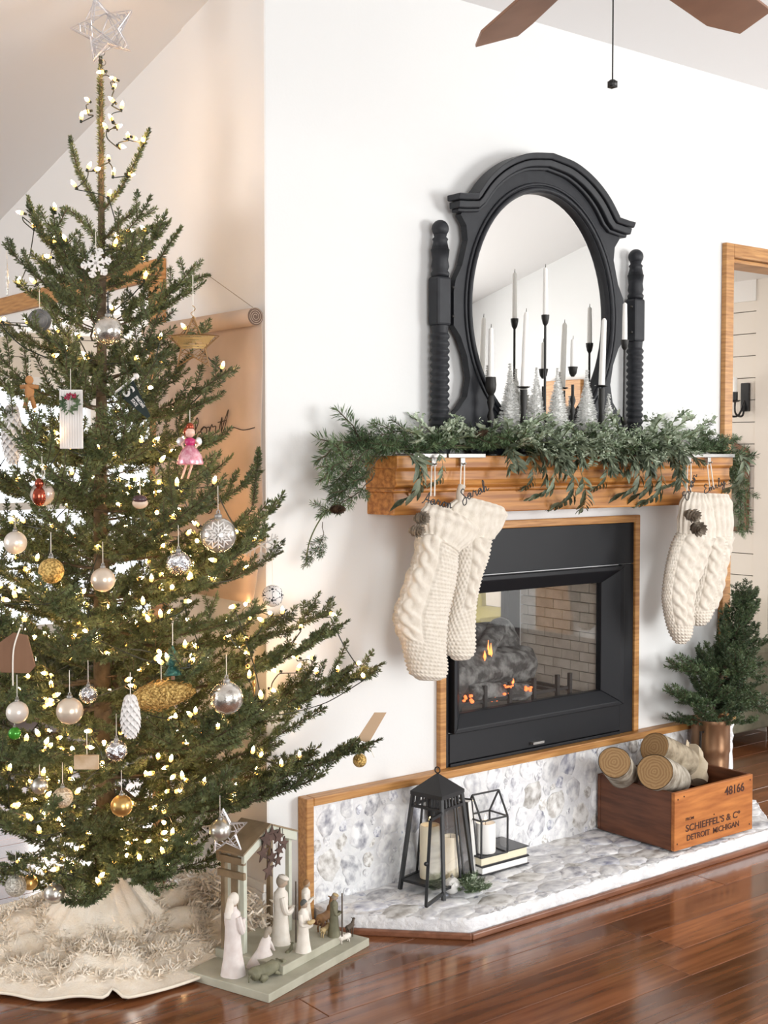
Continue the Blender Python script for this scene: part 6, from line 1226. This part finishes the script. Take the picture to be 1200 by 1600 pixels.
for i in range(26):
    z = rz - (rz - zb_) * i / 25
    for j in range(8):
        yy = ry0 + .006 + (ry1 - ry0 - .012) * j / 7; pts.append((-.030 + .006 * math.sin(i * .45 + j * .6) * .5 + (.004 if j == 0 else 0) - .03 * (i / 25) ** 6, yy, z))
o = obj('sheet', MB().grid(pts, 26, 8), KRAFT, ps_, smooth=True); q = o.modifiers.new('thick', 'SOLIDIFY'); q.thickness = .0012
nl = Vector(P(325, 430, 'X', -.012)); nails = nl
obj('string', MB().tube([(-.05, ry0 + .01, rz + rr_), nl], .0011, 5).tube([nl, (-.05, ry1 - .01, rz + rr_)], .0011, 5), mat('twine', (.36, .30, .24), .9), ps_); obj('nail', MB().cyl(nl + Vector((-.012, 0, 0)), nl + Vector((.012, 0, 0)), .004, n=10), IRON, ps_)
m = MB(); sX = -.0415
def wpx(word, x0, y0, x1, y1, hpx, r):
    a, b = Vector(P(x0, y0, 'X', sX)), Vector(P(x1, y1, 'X', sX)); u = (b - a).normalized(); wd_ = sum(GL[c_][1] for c_ in word); script(m, word, a, u, Vector((0, 0, 1)) * (hpx * 1.9e-3 / ((b - a).length / wd_)), (b - a).length / wd_, r)
wpx('comfort', 262, 684, 352, 676, 12, .0016)
m.tube(smooth_path([P(x, y, 'X', sX) for x, y in ((345, 678), (350, 660), (357, 640), (350, 672), (346, 684), (352, 680), (362, 668), (380, 672), (398, 668))]), .0014, 5); wpx('joy', 296, 800, 336, 790, 11, .0016)
obj('lettering', m, mat('brown_ink', (.035, .022, .016), .7), ps_)

# ================================================================== CEILING FAN
FANW = mat('fan_blade_wood', (.22, .105, .06), .45, col2=(.32, .165, .10), scale=6, stretch=(1, 1, 1)); FANW2 = mat('fan_motor_bronze', (.06, .045, .035), .4, metal=.5)
hub = Vector((-.345, -1.545, 2.15)); fan = thing('ceiling_fan', 'ceiling fan with brown wooden blades and a hanging pull chain', 'ceiling fan', hub); zc_ = CEIL(hub.y)
obj('motor', MB().lathe([(.05, .01), (.09, .02), (.10, .05), (.10, .10), (.06, .13), (.02, .14)], hub, 24), FANW2, fan, smooth='auto'); obj('downrod', MB().cyl(hub + Vector((0, 0, .13)), (hub.x, hub.y, zc_ - .02), .012, n=12), FANW2, fan); obj('canopy', MB().lathe([(.02, -.06), (.06, -.03), (.07, .02)], (hub.x, hub.y, zc_ - .02), 20), FANW2, fan, smooth='auto')
for ang_ in (67, 13, -46, -104, -161, 129):
    a = math.radians(ang_); e_ = Vector((math.cos(a), math.sin(a), 0)); s_ = Vector((-e_.y, e_.x, .0)); s_ = (s_ + Vector((0, 0, -.23))).normalized(); nn = e_.cross(s_); Lb = .57; poly = [(.16, -.034), (.30, -.046), (.46, -.052), (.535, -.050), (Lb, .030), (.47, .054), (.30, .048), (.16, .034)]
    b_o = obj('blade', MB().prism(poly, hub + Vector((0, 0, .004)) - nn * .003, e_, s_, nn * .006), FANW, fan, .001); obj('blade_iron', MB().bar(hub + e_ * .08 + Vector((0, 0, .03)), hub + e_ * .20 + Vector((0, 0, .008)), .03, .006), FANW2, fan)
ce = Vector(PD(957, 131, 2.03)); obj('pull_chain', MB().cyl((ce.x, ce.y, hub.z + .02), ce, .0013, n=6), IRON, fan); obj('chain_pull', MB().ell(ce, .008, .008, .007, 10, 6).bar(ce + Vector((0, 0, .004)), ce - Vector((0, 0, .006)), .012, .010), IRON, fan)

# ================================================================== BEYOND THE DOORWAY
sc0 = Vector(P(1166, 622, 'X', 3.285)); scn = thing('wall_sconce', 'black two-candle wall sconce on the shiplap beyond the doorway', 'sconce', sc0)
obj('back_plate', MB().box(3.270, sc0.y - .024, sc0.z - .065, 3.286, sc0.y + .024, sc0.z + .072), BLACKM, scn, .004)
for q in (-.018, .034):
    e1_ = Vector((3.20, sc0.y + q + .020, sc0.z - .018)); obj('arm', MB().tube(smooth_path([Vector((3.275, sc0.y, sc0.z - .01)), Vector((3.245, sc0.y + q * .5, sc0.z - .085)), Vector((3.205, sc0.y + q + .02, sc0.z - .075)), e1_]), .005, 8), BLACKM, scn, smooth=True); obj('cup', MB().lathe([(.008, -.005), (.022, 0), (.024, .004), (.013, .006), (.013, .045)], e1_, 14), BLACKM, scn, smooth='auto'); obj('candle_sleeve', MB().cyl(e1_ + Vector((0, 0, .045)), e1_ + Vector((0, 0, .115)), .010, n=12), WAX, scn)
p0 = Vector(P(1140, 830, 'X', 3.25)); OLV = mat('olive_upholstery', (.20, .19, .13), .9, col2=(.26, .24, .17), scale=30); 
sf = thing('storage_bench', 'low olive upholstered bench by the shiplap beyond the doorway', 'bench', (3.02, 1.05, 0))
pc1, pc2 = P(1136, 688, 'X', 2.98), P(1167, 704, 'X', 2.98)
ptf = thing('wall_picture', 'olive picture board with brown frame hanging slightly tilted beyond the doorway', 'picture', (3.27, (pc1[1] + pc2[1]) / 2, 1.2))
a1_, a2_, a3_, a4_ = (Vector(P(x, y, 'X', 3.268)) for x, y in ((1128, 686), (1168, 705), (1166, 826), (1128, 826)))
dx_ = Vector((-.016, 0, 0)); obj('board', MB().add([a1_, a2_, a3_, a4_], [(0, 1, 2, 3)]), mat('olive_board', (.21, .20, .15), .8), ptf); mfr = MB()
for p_, q_ in ((a1_, a2_), (a2_, a3_), (a3_, a4_), (a4_, a1_)): mfr.bar(p_, q_, .014, .02)
obj('frame', mfr, BRWOOD, ptf)
y_a = P(1170, 1080, 'X', 2.95)[1]; zs1 = P(1160, 1000, 'X', 3.05)[2]
obj('seat_pad', MB().box(2.80, y_a, .36, 3.24, y_a + .62, .44), OLV, sf, .02); obj('box', MB().box(2.83, y_a + .02, .06, 3.22, y_a + .60, .358), OLV, sf, .008)
for lx in (2.86, 3.19):
    for ly in (y_a + .05, y_a + .57): obj('leg', MB().cyl((lx, ly, 0), (lx, ly, .062), .014, .02, 10), BRWOOD, sf)
cu = thing('cushion', 'cream cushion standing on the olive bench beyond the doorway', 'cushion', (3.05, y_a + .2, .44)); cpt = Vector(P(1140, 950, 'X', 3.04)); mm = MB(); pts = []
for i in range(13):
    for j in range(13):
        u, v_ = i / 6 - 1, j / 6 - 1; b = (1 - abs(u) ** 2.2) * (1 - abs(v_) ** 2.2); pts.append((3.05 - .06 * b, cpt.y + u * .15 * (1 + .06 * v_ * v_), cpt.z - .10 + v_ * .15 * (1 + .06 * u * u)))
n0 = len(pts); mm.grid(pts, 13, 13); mm.grid([(3.05 + (3.05 - x), y, z) for x, y, z in pts], 13, 13); obj('cover', mm, mat('cream_cushion_cloth', (.74, .68, .58), .9), cu, smooth=True, fix=False)

ch_ = thing('painted_chair', 'yellow-green painted slat-back chair in the sunroom seen through the fireplace glass', 'chair', (2.86, 2.22, 0)); YEL = mat('yellow_green_paint', (.50, .44, .10), .5)
for x in (2.68, 3.04):
    obj('post', MB().bar((x, 2.42, 0), (x, 2.46, .86), .035, .035), YEL, ch_, .004); obj('leg', MB().bar((x, 2.06, 0), (x, 2.06, .43), .035, .035), YEL, ch_, .004)
obj('seat', MB().box(2.65, 2.03, .43, 3.07, 2.44, .46), YEL, ch_, .006); obj('top_rail', MB().box(2.66, 2.44, .80, 3.06, 2.47, .88), YEL, ch_, .006)
for x in (2.75, 2.81, 2.87, 2.93, 2.99): obj('slat', MB().bar((x, 2.44, .46), (x, 2.455, .80), .028, .012), YEL, ch_)
obj('stretcher', MB().bar((2.68, 2.06, .2), (2.68, 2.42, .2), .02, .02).bar((2.68, 2.24, .2), (3.04, 2.24, .2), .02, .02).bar((3.04, 2.06, .2), (3.04, 2.42, .2), .02, .02), YEL, ch_)
